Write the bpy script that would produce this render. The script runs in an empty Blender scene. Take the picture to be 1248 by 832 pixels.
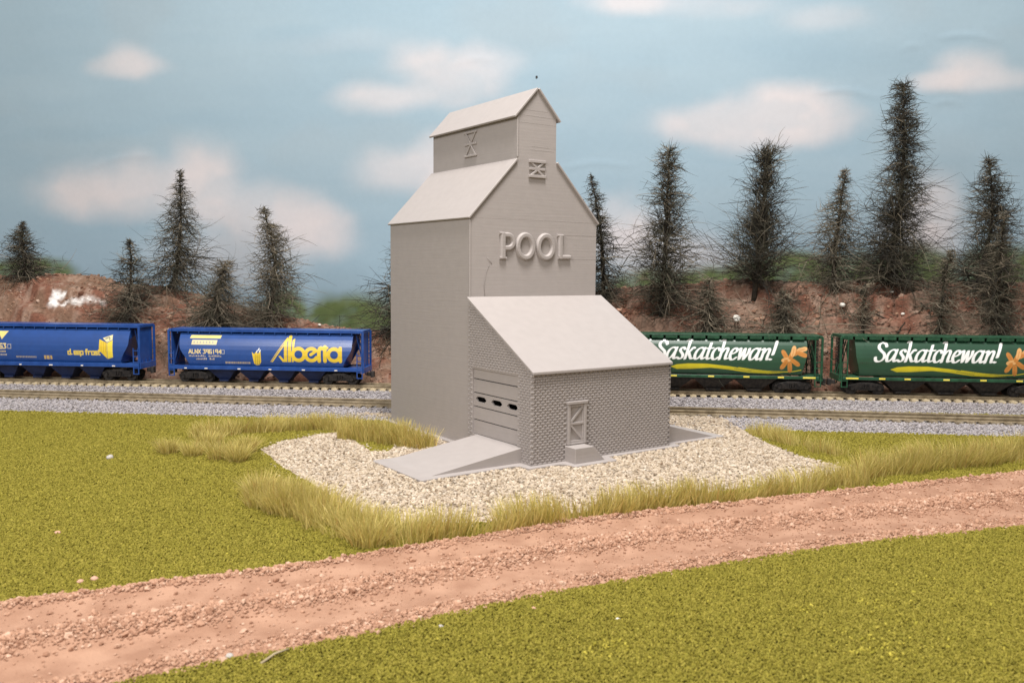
import bpy, bmesh, math, random
import numpy as np
from mathutils import Vector, Matrix

random.seed(7)
RNG = np.random.default_rng(11)
scene = bpy.context.scene
COL = scene.collection

# ------------------------------------------------------------------ camera
F_PX, PITCH, ROLL, CAM_H = 1049.12, math.radians(4.668), math.radians(0.402), 6.2432


def ray(px, py):
    dx, dy = px - 624, py - 416
    c, s = math.cos(ROLL), math.sin(ROLL)
    r, u = (c * dx + s * dy) / F_PX, -(-s * dx + c * dy) / F_PX
    return np.array([r, math.cos(PITCH) + u * math.sin(PITCH), -math.sin(PITCH) + u * math.cos(PITCH)])


def g(px, py, z=0.0):
    d = ray(px, py)
    t = (z - CAM_H) / d[2]
    return np.array([d[0] * t, d[1] * t, z])


def on_line(px, py, y0, k=-0.086):
    """point of the line of sight on the upright plane y = y0 + k x"""
    d = ray(px, py)
    t = y0 / (d[1] - k * d[0])
    return np.array([d[0] * t, d[1] * t, CAM_H + d[2] * t])


# ------------------------------------------------------------------ noise
def _h(ix, iy, seed):
    n = (ix.astype(np.int64) * 374761393 + iy.astype(np.int64) * 668265263 + seed * 974711) & 0x7FFFFFFF
    n = ((n ^ (n >> 13)) * 1274126177) & 0x7FFFFFFF
    n = n ^ (n >> 16)
    return (n & 0xFFFF) / 65535.0


def vnoise(x, y, seed=0):
    x = np.asarray(x, float); y = np.asarray(y, float)
    ix, iy = np.floor(x).astype(np.int64), np.floor(y).astype(np.int64)
    fx, fy = x - ix, y - iy
    fx = fx * fx * (3 - 2 * fx); fy = fy * fy * (3 - 2 * fy)
    a, b = _h(ix, iy, seed), _h(ix + 1, iy, seed)
    c, d = _h(ix, iy + 1, seed), _h(ix + 1, iy + 1, seed)
    return (a * (1 - fx) + b * fx) * (1 - fy) + (c * (1 - fx) + d * fx) * fy


def fbm(x, y, octs=4, seed=0, gain=0.5):
    v, a, tot, f = 0, 1.0, 0, 1.0
    for o in range(octs):
        v = v + a * vnoise(x * f + 17.3 * o, y * f - 9.1 * o, seed + o * 7)
        tot += a; a *= gain; f *= 2.03
    return v / tot


def sstep(a, b, x):
    t = np.clip((np.asarray(x, float) - a) / (b - a), 0, 1)
    return t * t * (3 - 2 * t)


def lin(r, gg, b):
    f = lambda c: ((c / 255 + 0.055) / 1.055) ** 2.4 if c / 255 > 0.04045 else c / 255 / 12.92
    return (f(r), f(gg), f(b), 1.0)


# ------------------------------------------------------------------ objects
def tag(o, label=None, cat=None, group=None, kind=None):
    if label: o['label'] = label
    if cat: o['category'] = cat
    if group: o['group'] = group
    if kind: o['kind'] = kind
    return o


def empty(name, loc=(0, 0, 0), rz=0.0, label=None, cat=None, group=None):
    o = bpy.data.objects.new(name, None)
    COL.objects.link(o)
    o.location = loc; o.rotation_euler = (0, 0, rz)
    o.empty_display_size = 0.3
    return tag(o, label, cat, group)


def link(name, me, mat, parent=None, smooth=False):
    o = bpy.data.objects.new(name, me)
    if mat is not None: me.materials.append(mat)
    if smooth: me.polygons.foreach_set('use_smooth', [True] * len(me.polygons))
    COL.objects.link(o)
    if parent is not None: o.parent = parent
    return o


def np_mesh(name, V, F, attrs=None):
    V = np.ascontiguousarray(V, np.float32); F = np.ascontiguousarray(F, np.int32)
    me = bpy.data.meshes.new(name)
    k = F.shape[1]
    me.vertices.add(len(V)); me.vertices.foreach_set('co', V.ravel())
    me.loops.add(F.size); me.loops.foreach_set('vertex_index', F.ravel())
    me.polygons.add(len(F)); me.polygons.foreach_set('loop_start', np.arange(0, F.size, k, dtype=np.int32))
    me.update(calc_edges=True); me.validate()
    for n, (typ, dat) in (attrs or {}).items():
        a = me.attributes.new(n, typ, 'POINT')
        a.data.foreach_set({'FLOAT': 'value', 'INT': 'value', 'FLOAT_VECTOR': 'vector', 'FLOAT_COLOR': 'color'}[typ],
                           np.ascontiguousarray(dat, np.int32 if typ == 'INT' else np.float32).ravel())
    return me


def grid_faces(nx, ny, off=0):
    i = np.arange(nx - 1)[None, :]; j = np.arange(ny - 1)[:, None]
    a = (j * nx + i).ravel() + off
    return np.stack([a, a + 1, a + nx + 1, a + nx], 1)


class MB:
    """collects shapes, then links them as one mesh object"""
    def __init__(s): s.v = []; s.f = []
    def add(s, V, F):
        o = len(s.v); s.v += [tuple(map(float, p)) for p in V]; s.f += [tuple(i + o for i in f) for f in F]; return s
    def box(s, x0, x1, y0, y1, z0, z1):
        V = [(x, y, z) for z in (z0, z1) for y in (y0, y1) for x in (x0, x1)]
        return s.add(V, [(0, 2, 3, 1), (4, 5, 7, 6), (0, 1, 5, 4), (2, 6, 7, 3), (0, 4, 6, 2), (1, 3, 7, 5)])
    def prism(s, P, axis, a, b):
        """polygon P (2-D, CCW seen from +axis) swept along the axis from a to b; axis x: P=(y,z), y: P=(x,z), z: P=(x,y)"""
        n = len(P)
        mk = {'x': lambda p, t: (t, p[0], p[1]), 'y': lambda p, t: (p[0], t, p[1]), 'z': lambda p, t: (p[0], p[1], t)}[axis]
        V = [mk(p, a) for p in P] + [mk(p, b) for p in P]
        F = [tuple(range(n - 1, -1, -1)), tuple(range(n, 2 * n))] + [(i, (i + 1) % n, n + (i + 1) % n, n + i) for i in range(n)]
        return s.add(V, F)
    def bar(s, p, q, w, h=None, up=(0, 0, 1)):
        h = h or w
        p, q = Vector(p), Vector(q); d = (q - p).normalized(); u = Vector(up)
        if abs(d.dot(u)) > .98: u = Vector((0, 1, 0))
        a = d.cross(u).normalized(); b = a.cross(d).normalized()
        V = [c + a * (sx * w / 2) + b * (sy * h / 2) for c in (p, q) for sx, sy in ((-1, -1), (1, -1), (1, 1), (-1, 1))]
        return s.add(V, [(0, 1, 2, 3), (7, 6, 5, 4), (0, 4, 5, 1), (1, 5, 6, 2), (2, 6, 7, 3), (3, 7, 4, 0)])
    def tube(s, P, R, n=8):
        P = [Vector(p) for p in P]; V = []; F = []
        for i, p in enumerate(P):
            d = (P[min(i + 1, len(P) - 1)] - P[max(i - 1, 0)]).normalized()
            u = Vector((0, 0, 1)) if abs(d.z) < .9 else Vector((1, 0, 0))
            a = d.cross(u).normalized(); b = a.cross(d)
            r = R[i] if hasattr(R, '__len__') else R
            V += [p + (a * math.cos(2 * math.pi * k / n) + b * math.sin(2 * math.pi * k / n)) * r for k in range(n)]
        for i in range(len(P) - 1):
            for k in range(n):
                F.append((i * n + k, i * n + (k + 1) % n, (i + 1) * n + (k + 1) % n, (i + 1) * n + k))
        F += [tuple(range(n - 1, -1, -1)), tuple(range((len(P) - 1) * n, len(P) * n))]
        return s.add(V, F)
    def cyl(s, c, r, axis, h, n=20):
        c = Vector(c); d = Vector(axis) * (h / 2)
        return s.tube([c - d, c + d], r, n)
    def build(s, name, mat, parent=None, smooth=False, bevel=0.0, M=None, seg=1):
        me = bpy.data.meshes.new(name)
        me.from_pydata(s.v, [], s.f); me.update()
        bm = bmesh.new(); bm.from_mesh(me)
        bmesh.ops.recalc_face_normals(bm, faces=bm.faces)
        if bevel:
            bmesh.ops.bevel(bm, geom=[e for e in bm.edges if len(e.link_faces) == 2 and e.calc_face_angle(0) > .5], offset=bevel, segments=seg, affect='EDGES', profile=.6, clamp_overlap=True)
        if M is not None: bm.transform(M)
        bm.to_mesh(me); bm.free()
        return link(name, me, mat, parent, smooth)


# ------------------------------------------------------------------ materials
def new_mat(name):
    m = bpy.data.materials.new(name); m.use_nodes = True
    nt = m.node_tree; b = nt.nodes['Principled BSDF']
    b.inputs['Specular IOR Level'].default_value = .3
    return m, nt, b


def nd(nt, t, **kw):
    n = nt.nodes.new(t)
    for k, v in kw.items():
        if k.startswith('i_'): n.inputs[k[2:].replace('_', ' ')].default_value = v
        else: setattr(n, k, v)
    return n


def noise_mat(name, c1, c2, scale=4.0, detail=4.0, rough=.8, bump=0.0, bscale=30.0, lo=.35, hi=.65, spec=.3, attr=None, metal=0.0, bdist=.02):
    """two base colours mixed by noise (object space); attr = a colour attribute that replaces them"""
    m, nt, b = new_mat(name); L = nt.links.new
    tc = nd(nt, 'ShaderNodeTexCoord')
    if attr:
        a = nd(nt, 'ShaderNodeAttribute', attribute_name=attr)
        src = a.outputs['Color']
        n = nd(nt, 'ShaderNodeTexNoise', i_Scale=scale, i_Detail=detail); L(tc.outputs['Object'], n.inputs['Vector'])
        mr = nd(nt, 'ShaderNodeMapRange'); mr.inputs[1].default_value = .3; mr.inputs[2].default_value = .7
        mr.inputs[3].default_value = c1; mr.inputs[4].default_value = c2
        L(n.outputs['Fac'], mr.inputs[0])
        mx = nd(nt, 'ShaderNodeVectorMath', operation='SCALE'); L(src, mx.inputs[0]); L(mr.outputs[0], mx.inputs['Scale'])
        L(mx.outputs[0], b.inputs['Base Color'])
    else:
        n = nd(nt, 'ShaderNodeTexNoise', i_Scale=scale, i_Detail=detail); L(tc.outputs['Object'], n.inputs['Vector'])
        r = nd(nt, 'ShaderNodeValToRGB'); L(n.outputs['Fac'], r.inputs[0])
        r.color_ramp.elements[0].position = lo; r.color_ramp.elements[0].color = c1
        r.color_ramp.elements[1].position = hi; r.color_ramp.elements[1].color = c2
        L(r.outputs[0], b.inputs['Base Color'])
    if bump:
        n2 = nd(nt, 'ShaderNodeTexNoise', i_Scale=bscale, i_Detail=5.0); L(tc.outputs['Object'], n2.inputs['Vector'])
        bp = nd(nt, 'ShaderNodeBump', i_Strength=bump, i_Distance=bdist); L(n2.outputs['Fac'], bp.inputs['Height']); L(bp.outputs[0], b.inputs['Normal'])
    b.inputs['Roughness'].default_value = rough; b.inputs['Specular IOR Level'].default_value = spec; b.inputs['Metallic'].default_value = metal
    return m


def print_mat(name, col, layer=14.0):
    """matt printed plastic: thin horizontal layers, slight mottling"""
    m, nt, b = new_mat(name); L = nt.links.new
    tc = nd(nt, 'ShaderNodeTexCoord')
    mp = nd(nt, 'ShaderNodeMapping'); mp.inputs['Scale'].default_value = (.6, .6, layer); L(tc.outputs['Object'], mp.inputs['Vector'])
    n = nd(nt, 'ShaderNodeTexNoise', i_Scale=1.0, i_Detail=3.0); L(mp.outputs[0], n.inputs['Vector'])
    n1 = nd(nt, 'ShaderNodeTexNoise', i_Scale=3.0, i_Detail=6.0); L(tc.outputs['Object'], n1.inputs['Vector'])
    n3 = nd(nt, 'ShaderNodeTexNoise', i_Scale=45.0, i_Detail=2.0); L(tc.outputs['Object'], n3.inputs['Vector'])
    mx = nd(nt, 'ShaderNodeMix', data_type='RGBA'); L(n1.outputs['Fac'], mx.inputs['Factor'])
    mx.inputs['A'].default_value = tuple(c * .93 for c in col[:3]) + (1,); mx.inputs['B'].default_value = tuple(c * 1.07 for c in col[:3]) + (1,)
    L(mx.outputs['Result'], b.inputs['Base Color'])
    add = nd(nt, 'ShaderNodeMath', operation='MULTIPLY_ADD'); L(n3.outputs['Fac'], add.inputs[0]); add.inputs[1].default_value = .5; L(n.outputs['Fac'], add.inputs[2])
    bp = nd(nt, 'ShaderNodeBump', i_Strength=.22, i_Distance=.02); L(add.outputs[0], bp.inputs['Height']); L(bp.outputs[0], b.inputs['Normal'])
    b.inputs['Roughness'].default_value = .55; b.inputs['Specular IOR Level'].default_value = .35
    return m


PLA = print_mat('grey_print_plastic', (.354, .319, .303))
BLACK = noise_mat('dark_underframe', (.012, .011, .012, 1), (.04, .034, .03, 1), 8, rough=.6, bump=.3)
RAILM = noise_mat('rail_metal', (.20, .155, .095, 1), (.36, .29, .19, 1), 3, rough=.5, metal=.0, spec=.5)
SLEEPER = noise_mat('sleeper_tan', (.44, .36, .23, 1), (.60, .50, .34, 1), 2.5, rough=.85, bump=.4, bscale=20)
SLEEPER_D = noise_mat('sleeper_brown', (.13, .10, .065, 1), (.30, .245, .17, 1), 1.3, rough=.85, bump=.4, bscale=20)
BLUE = noise_mat('blue_car_paint', (.011, .052, .225, 1), (.018, .074, .29, 1), 2.5, rough=.33, spec=.5)
BLUE_P = noise_mat('blue_car_lettered_paint', .9, 1.08, 2.5, rough=.32, spec=1.0, attr='paint')
GREEN = noise_mat('green_car_paint', (.010, .050, .024, 1), (.020, .085, .042, 1), 4, rough=.40, spec=.5)
GREEN_P = noise_mat('green_car_lettered_paint', .9, 1.08, 2.5, rough=.34, spec=1.0, attr='paint')
BLUE_D = noise_mat('blue_car_shaded_paint', (.008, .014, .045, 1), (.013, .026, .09, 1), 2.0, rough=.6)  # hopper blue darkened: the shade under the car put into the paint
YELLOW = noise_mat('yellow_reflector', (.75, .6, .06, 1), (.85, .72, .15, 1), 5, rough=.5)
WHITE = noise_mat('white_chip', (.72, .68, .6, 1), (.85, .82, .76, 1), 5, rough=.8, bump=.3)

# ------------------------------------------------------------------ lettering painted on the hopper cars
def smooth_path(P, n=6):
    P = np.array(P, float)
    if len(P) < 3: return P
    Q = np.vstack([2 * P[0] - P[1], P, 2 * P[-1] - P[-2]]); out = []
    for i in range(1, len(Q) - 2):
        for t in np.linspace(0, 1, n, endpoint=False):
            a, b, c, d = Q[i - 1], Q[i], Q[i + 1], Q[i + 2]
            out.append(.5 * ((2 * b) + (-a + c) * t + (2 * a - 5 * b + 4 * c - d) * t * t + (-a + 3 * b - 3 * c + d) * t ** 3))
    out.append(P[-1])
    return np.array(out)


class Paint:
    def __init__(s, X, Z, base):
        s.X, s.Z = X, Z
        s.C = np.tile(np.array(base[:3]), X.shape + (1,)).astype(np.float64)
        s.px = abs(X[0, 1] - X[0, 0])
    def mix(s, cov, col):
        cov = np.clip(cov, 0, 1)[..., None]
        s.C[:] = s.C * (1 - cov) + np.array(col[:3]) * cov
    def stroke(s, P, col, a, b=None, ang=0.0, smooth=True):
        """stroke of an elliptical nib (half axes a, b, turned by ang)"""
        b = b or a
        P = smooth_path(P) if smooth else np.array(P, float)
        ca, sa = math.cos(ang), math.sin(ang)
        m = (s.X > P[:, 0].min() - a * 1.5) & (s.X < P[:, 0].max() + a * 1.5) & (s.Z > P[:, 1].min() - a * 1.5) & (s.Z < P[:, 1].max() + a * 1.5)
        if not m.any(): return
        x, z = s.X[m], s.Z[m]
        T = lambda u, v: ((ca * u + sa * v) * b / a, -sa * u + ca * v)
        qx, qz = T(x, z); px, pz = T(P[:, 0], P[:, 1])
        D = np.full(x.shape, 9e9)
        for i in range(len(P) - 1):
            ex, ez = px[i + 1] - px[i], pz[i + 1] - pz[i]
            t = np.clip(((qx - px[i]) * ex + (qz - pz[i]) * ez) / (ex * ex + ez * ez + 1e-12), 0, 1)
            D = np.minimum(D, np.hypot(qx - px[i] - t * ex, qz - pz[i] - t * ez))
        cov = np.zeros(s.X.shape); cov[m] = (b - D) / (s.px * .8) + .5
        s.mix(cov, col)
    def poly(s, P, col):
        P = np.array(P, float); cov = np.zeros(s.X.shape)
        for ox, oz in ((-.3, -.3), (.3, -.3), (-.3, .3), (.3, .3)):
            x, z = s.X + ox * s.px, s.Z + oz * s.px; ins = np.zeros(x.shape, bool)
            for i in range(len(P)):
                (x0, z0), (x1, z1) = P[i], P[i - 1]
                if z0 == z1: continue
                ins ^= ((z0 > z) != (z1 > z)) & (x < (x1 - x0) * (z - z0) / (z1 - z0) + x0)
            cov += ins * .25
        s.mix(cov, col)
    def rect(s, x0, x1, z0, z1, col, sl=0.0): s.poly([(x0, z0), (x1, z0), (x1 + sl, z1), (x0 + sl, z1)], col)


ITALIC = {
 'S': ([[(.78, 1.25), (.68, 1.48), (.42, 1.56), (.16, 1.42), (.15, 1.14), (.40, .88), (.68, .65), (.76, .35), (.58, .06), (.28, -.02), (.08, .1), (.0, .34)]], .92),
 'a': ([[(.74, .93), (.48, 1.0), (.2, .8), (.07, .4), (.14, .06), (.32, .02), (.54, .25), (.72, .65)], [(.8, 1.0), (.72, .5), (.70, .14), (.8, .02), (.97, .14)]], 1.0),
 's': ([[(.56, .84), (.42, 1.0), (.22, .95), (.15, .75), (.3, .56), (.46, .38), (.45, .12), (.25, 0), (.04, .12)]], .64),
 'k': ([[(.02, 1.62), (.22, 1.7), (.16, .8), (.1, 0)], [(.74, .95), (.6, 1.0), (.40, .7), (.16, .5)], [(.3, .6), (.45, .3), (.62, .04), (.82, .08)]], .84),
 't': ([[(.28, 1.4), (.2, .8), (.16, .25), (.26, .02), (.46, .1)], [(.02, .95), (.52, .98)]], .52),
 'c': ([[(.64, .78), (.52, .98), (.28, .95), (.1, .65), (.08, .3), (.22, .02), (.45, .02), (.64, .2)]], .68),
 'h': ([[(.02, 1.62), (.22, 1.7), (.15, .8), (.1, 0)], [(.14, .55), (.35, .9), (.56, 1.0), (.67, .85), (.6, .4), (.62, .06), (.82, .1)]], .9),
 'e': ([[(.1, .48), (.4, .58), (.6, .78), (.5, .98), (.28, .95), (.1, .65), (.08, .3), (.22, .02), (.45, .02), (.64, .2)]], .7),
 'w': ([[(.02, .9), (.18, .97), (.19, .5), (.24, .04)], [(.24, .04), (.55, .97)], [(.57, .97), (.58, .5), (.62, .04)], [(.62, .04), (.9, .6), (.94, .98)]], 1.04),
 'n': ([[(.03, .9), (.19, .98), (.16, .5), (.12, 0)], [(.16, .5), (.38, .88), (.58, 1.0), (.69, .85), (.62, .4), (.63, .06), (.84, .1)]], .9),
 '!': ([[(.28, 1.62), (.14, .48)], [(.06, .06), (.065, .05)]], .4)}


def italic_word(p, word, x, z, sc, col):
    for ch in word:
        strokes, adv = ITALIC[ch]
        for P in strokes:
            Q = [(x + (u + .26 * v) * sc, z + v * sc) for u, v in P]
            fat = 1.0 if ch != '!' else 1.1
            p.stroke(Q, col, .135 * sc * fat, .052 * sc * fat, .30)
        x += adv * sc


def arc(cx, cz, r, a0, a1, n=18):
    return [(cx + r * math.cos(math.radians(a0 + (a1 - a0) * i / n)), cz + r * math.sin(math.radians(a0 + (a1 - a0) * i / n))) for i in range(n + 1)]


MONO = {'A': [[(0, 0), (.5, 1.4), (1, 0)], [(.2, .45), (.8, .45)]], 'L': [[(.1, 1.4), (.1, 0), (.8, 0)]], 'N': [[(0, 0), (0, 1.4), (.9, 0), (.9, 1.4)]],
        'X': [[(0, 0), (.9, 1.4)], [(0, 1.4), (.9, 0)]], '3': [[(0, 1.4), (.8, 1.4), (.4, .8), (.8, .6), (.8, .1), (0, 0)]], '9': [[(.8, 0), (.8, 1.4), (0, 1.4), (0, .7), (.8, .7)]],
        '6': [[(.8, 1.4), (0, 1.4), (0, 0), (.8, 0), (.8, .7), (0, .7)]], '1': [[(.4, 0), (.4, 1.4)]], '4': [[(.7, 0), (.7, 1.4), (0, .5), (.9, .5)]], '0': [[(0, 0), (0, 1.4), (.8, 1.4), (.8, 0), (0, 0)]],
        'd': [[(.8, 1.4), (.8, 0), (.05, 0), (.05, .85), (.8, .85)]], 'e': [[(0, .45), (.8, .45), (.8, .9), (0, .9), (0, 0), (.8, 0)]], 'p': [[(0, -.45), (0, .9), (.8, .9), (.8, 0), (0, 0)]],
        'f': [[(.6, 1.4), (.25, 1.4), (.25, 0)], [(0, .85), (.6, .85)]], 'r': [[(0, 0), (0, .9), (.6, .9)]], 'o': [[(0, 0), (0, .9), (.8, .9), (.8, 0), (0, 0)]], 's': [[(.75, .9), (0, .9), (0, .5), (.75, .45), (.75, 0), (0, 0)]],
        't': [[(.25, 1.3), (.25, 0), (.6, 0)], [(0, .9), (.6, .9)]], 'n': [[(0, 0), (0, .9), (.75, .9), (.75, 0)]], ' ': [], '.': [[(.2, .05), (.22, .05)]]}


def mono_word(p, word, x, z, sc, col, w=.13, adv=1.18):
    for ch in word:
        for P in MONO[ch]: p.stroke([(x + u * sc, z + v * sc) for u, v in P], col, w * sc, smooth=False)
        x += adv * sc * (.6 if ch == ' ' else 1)


YEL, CREAM, WHT, ORA = (.80, .56, .035), (.78, .62, .28), (.86, .86, .84), (.50, .20, .035)


def paint_alberta(p):
    p.rect(-3.9, -2.32, 2.25, 2.40, (.85, .68, .22), .05)
    p.rect(-3.80, -2.5, 1.94, 2.17, (.80, .68, .36), .04)
    for k in range(7): p.rect(-3.70 + k * .16, -3.61 + k * .16, 2.0, 2.11, (.45, .42, .36))
    mono_word(p, 'ALNX 396194', -3.92, 1.50, .135, CREAM, .16, 1.2)
    p.stroke([(-2.22, 1.5), (-2.22, 1.68), (-2.08, 1.68), (-2.08, 1.5), (-2.22, 1.5)], (.5, .48, .45), .012, smooth=False)
    rr = random.Random(3)
    for z, x0, x1 in ((1.33, -3.92, -3.1), (1.33, -2.9, -2.3), (1.18, -3.55, -3.05), (1.18, -2.85, -2.6)):
        x = x0
        while x < x1:
            w = rr.uniform(.03, .07); p.rect(x, x + w, z, z + rr.uniform(.05, .1), (.55, .47, .36)); x += w + .03
    x = -2.05
    while x < -.75:
        w = rr.uniform(.03, .08); p.rect(x, x + w, 1.0, 1.1, (.5, .40, .26)); x += w + .025
    # wheat sheaf emblem
    p.poly([(-.66, 1.62), (-.55, 1.5), (-.45, 1.62), (-.34, 1.52), (-.22, 1.72), (-.2, 1.12), (-.3, .96), (-.46, .94), (-.57, 1.02)], YEL)
    for k in (-.5, -.4, -.3): p.stroke([(k, 1.0), (k + .01, 1.5)], (.35, .24, .03), .013, smooth=False)
    for q in ((-.42, 1.6), (-.33, 1.7), (-.27, 1.62)): p.stroke([q, (q[0] + .04, q[1] + .08)], WHT, .028, smooth=False)
    # the big word
    x0, z0, s = .27, 1.13, .775
    T = lambda P: [(x0 + u * s, z0 + v * s) for u, v in P]
    r = .118 * s
    p.poly(T([(0, 0), (.16, -.02), (1.22, 1.45), (1.10, 1.58)]), YEL)
    p.stroke(T([(.08, .03), (1.1, 1.46)]), (.05, .09, .3), .014, smooth=False)
    p.poly(T([(.92, .0), (1.12, .0), (1.12, 1.55), (.92, 1.28)]), YEL)
    p.poly(T([(1.16, .0), (1.38, .0), (1.40, 1.66), (1.30, 1.72), (1.18, 1.64)]), YEL)
    p.poly(T([(1.43, .0), (1.54, .0), (1.62, 1.5), (1.46, 1.42)]), YEL)
    p.poly(T([(.55, .38), (.68, .40), (.95, .1), (.95, 0), (.82, 0)]), YEL)
    p.stroke(T(arc(1.87, .5, .38, 0, 360)), YEL, r)
    p.stroke(T(arc(2.72, .5, .38, 40, 330)), YEL, r)
    p.stroke(T([(3.02, .74), (2.85, .62), (2.68, .5)]), YEL, r * .8)
    p.stroke(T([(3.22, .1), (3.22, .72), (3.3, .92), (3.45, .9)]), YEL, r)
    p.stroke(T([(3.60, .1), (3.60, 1.0)]), YEL, r, smooth=False)
    p.stroke(T([(3.45, .94), (3.75, .94)]), YEL, r * .7, smooth=False)
    p.stroke(T(arc(4.20, .5, .38, 0, 360)), YEL, r)
    p.stroke(T([(4.60, .1), (4.60, .92)]), YEL, r, smooth=False)


def paint_frost(p):
    p.poly([(-4.2, 2.35), (-2.05, 2.35), (-2.35, 1.95), (-2.5, 2.2), (-4.2, 2.2)], (.85, .68, .22))
    mono_word(p, 'ALNX 396063', -4.1, 1.52, .16, CREAM, .17, 1.2)
    p.stroke([(-2.02, 1.52), (-2.02, 1.72), (-1.85, 1.72), (-1.85, 1.52), (-2.02, 1.52)], (.5, .45, .35), .014, smooth=False)
    rr = random.Random(5)
    for z, x0, x1, c in ((1.33, -3.4, -2.2, (.6, .47, .25)), (1.17, -3.3, -2.1, (.45, .40, .36)), (1.08, -1.6, -.55, (.42, .36, .30))):
        x = x0
        while x < x1:
            w = rr.uniform(.03, .08); p.rect(x, x + w, z, z + .08, c); x += w + .025
    p.rect(-.1, .33, 1.02, 1.2, (.62, .42, .14)); p.rect(.0, .04, 1.02, 1.2, (.1, .1, .3)); p.rect(.18, .23, 1.02, 1.2, (.1, .1, .3))
    mono_word(p, 'd.eep frost', 1.2, 1.28, .17, (.75, .55, .10), .19, .98)
    # yellow carton emblem
    p.poly([(2.88, 2.02), (3.28, 1.85), (3.28, 1.08), (2.86, 1.5)], YEL)
    p.poly([(3.30, 1.85), (3.58, 1.98), (3.58, 1.16), (3.30, 1.08)], (.88, .68, .06))
    p.poly([(3.05, 2.08), (3.56, 2.24), (3.57, 2.0), (3.28, 1.88)], (.80, .72, .40))
    p.stroke([(3.2, 2.05), (3.4, 2.12), (3.42, 2.0)], (.12, .12, .12), .022)
    for k in (2.98, 3.10, 3.2): p.stroke([(k, 1.42), (k, 1.92)], (.5, .33, .02), .011, smooth=False)


def paint_saskatchewan(dx):
    def f(p):
        italic_word(p, 'Saskatchewan!', -2.95 + dx, 1.57, .530, WHT)
        Y = (.62, .52, .012)
        x = dx
        p.poly([(-2.2 + x, 1.20), (-1.9 + x, 1.31), (-1.4 + x, 1.36), (-.5 + x, 1.36), (.6 + x, 1.25), (1.6 + x, 1.09), (2.6 + x, 1.0), (3.1 + x, .97), (2.4 + x, .93), (1.5 + x, .96), (.5 + x, 1.10), (-.3 + x, 1.17), (-1.3 + x, 1.10), (-1.9 + x, 1.09)], Y)
        p.stroke([(1.0 + x, 1.20), (2.2 + x, 1.06), (3.3 + x, 1.03), (3.9 + x, 1.12)], Y, .018)
        p.stroke([(.8 + x, 1.14), (1.6 + x, 1.02)], (.02, .06, .03), .012, smooth=False)
        fx = 3.35 + x
        for ang, L_, ox, oz in ((120, .42, -.1, 1.62), (190, .05, -.1, 1.6), (235, .42, -.12, 1.55), (275, .46, 0, 1.5), (325, .40, .08, 1.6), (60, .42, 0, 1.65), (40, .62, .1, 1.75), (15, .62, .25, 1.98), (340, .5, .32, 1.95), (75, .55, .1, 1.7)):
            a = math.radians(ang)
            c = (fx + ox + L_ * .55 * math.cos(a), oz + L_ * .55 * math.sin(a))
            t = ORA if ang not in (15, 190, 75) else (.66, .36, .13)
            p.stroke([(c[0] - .09 * math.cos(a), c[1] - .09 * math.sin(a)), (c[0] + .09 * math.cos(a), c[1] + .09 * math.sin(a))], t, .17, .105, a, smooth=False)
            p.stroke([(fx + ox, oz), (c[0] + .12 * math.cos(a), c[1] + .12 * math.sin(a))], (.42, .13, .015), .009, smooth=False)
        rr = random.Random(8)
        xx = -4.1
        while xx < -2.9:
            w = rr.uniform(.03, .08); p.rect(xx, xx + w, 1.45, 1.53, (.012, .035, .018)); xx += w + .04
    return f


# ------------------------------------------------------------------ hopper cars
KTR = -0.086                        # the tracks run slightly towards the camera on the right
REAR_Y0, FRONT_Y0, FK = 42.42, 37.92, -0.122
REAR_RAIL = .53
RZ = math.atan(KTR)

SEC = [(.90, .70), (1.02, .745), (1.2, .785), (1.45, .81), (1.7, .805), (1.9, .78), (2.1, .735), (2.25, .68), (2.4, .60), (2.5, .53)]


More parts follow.
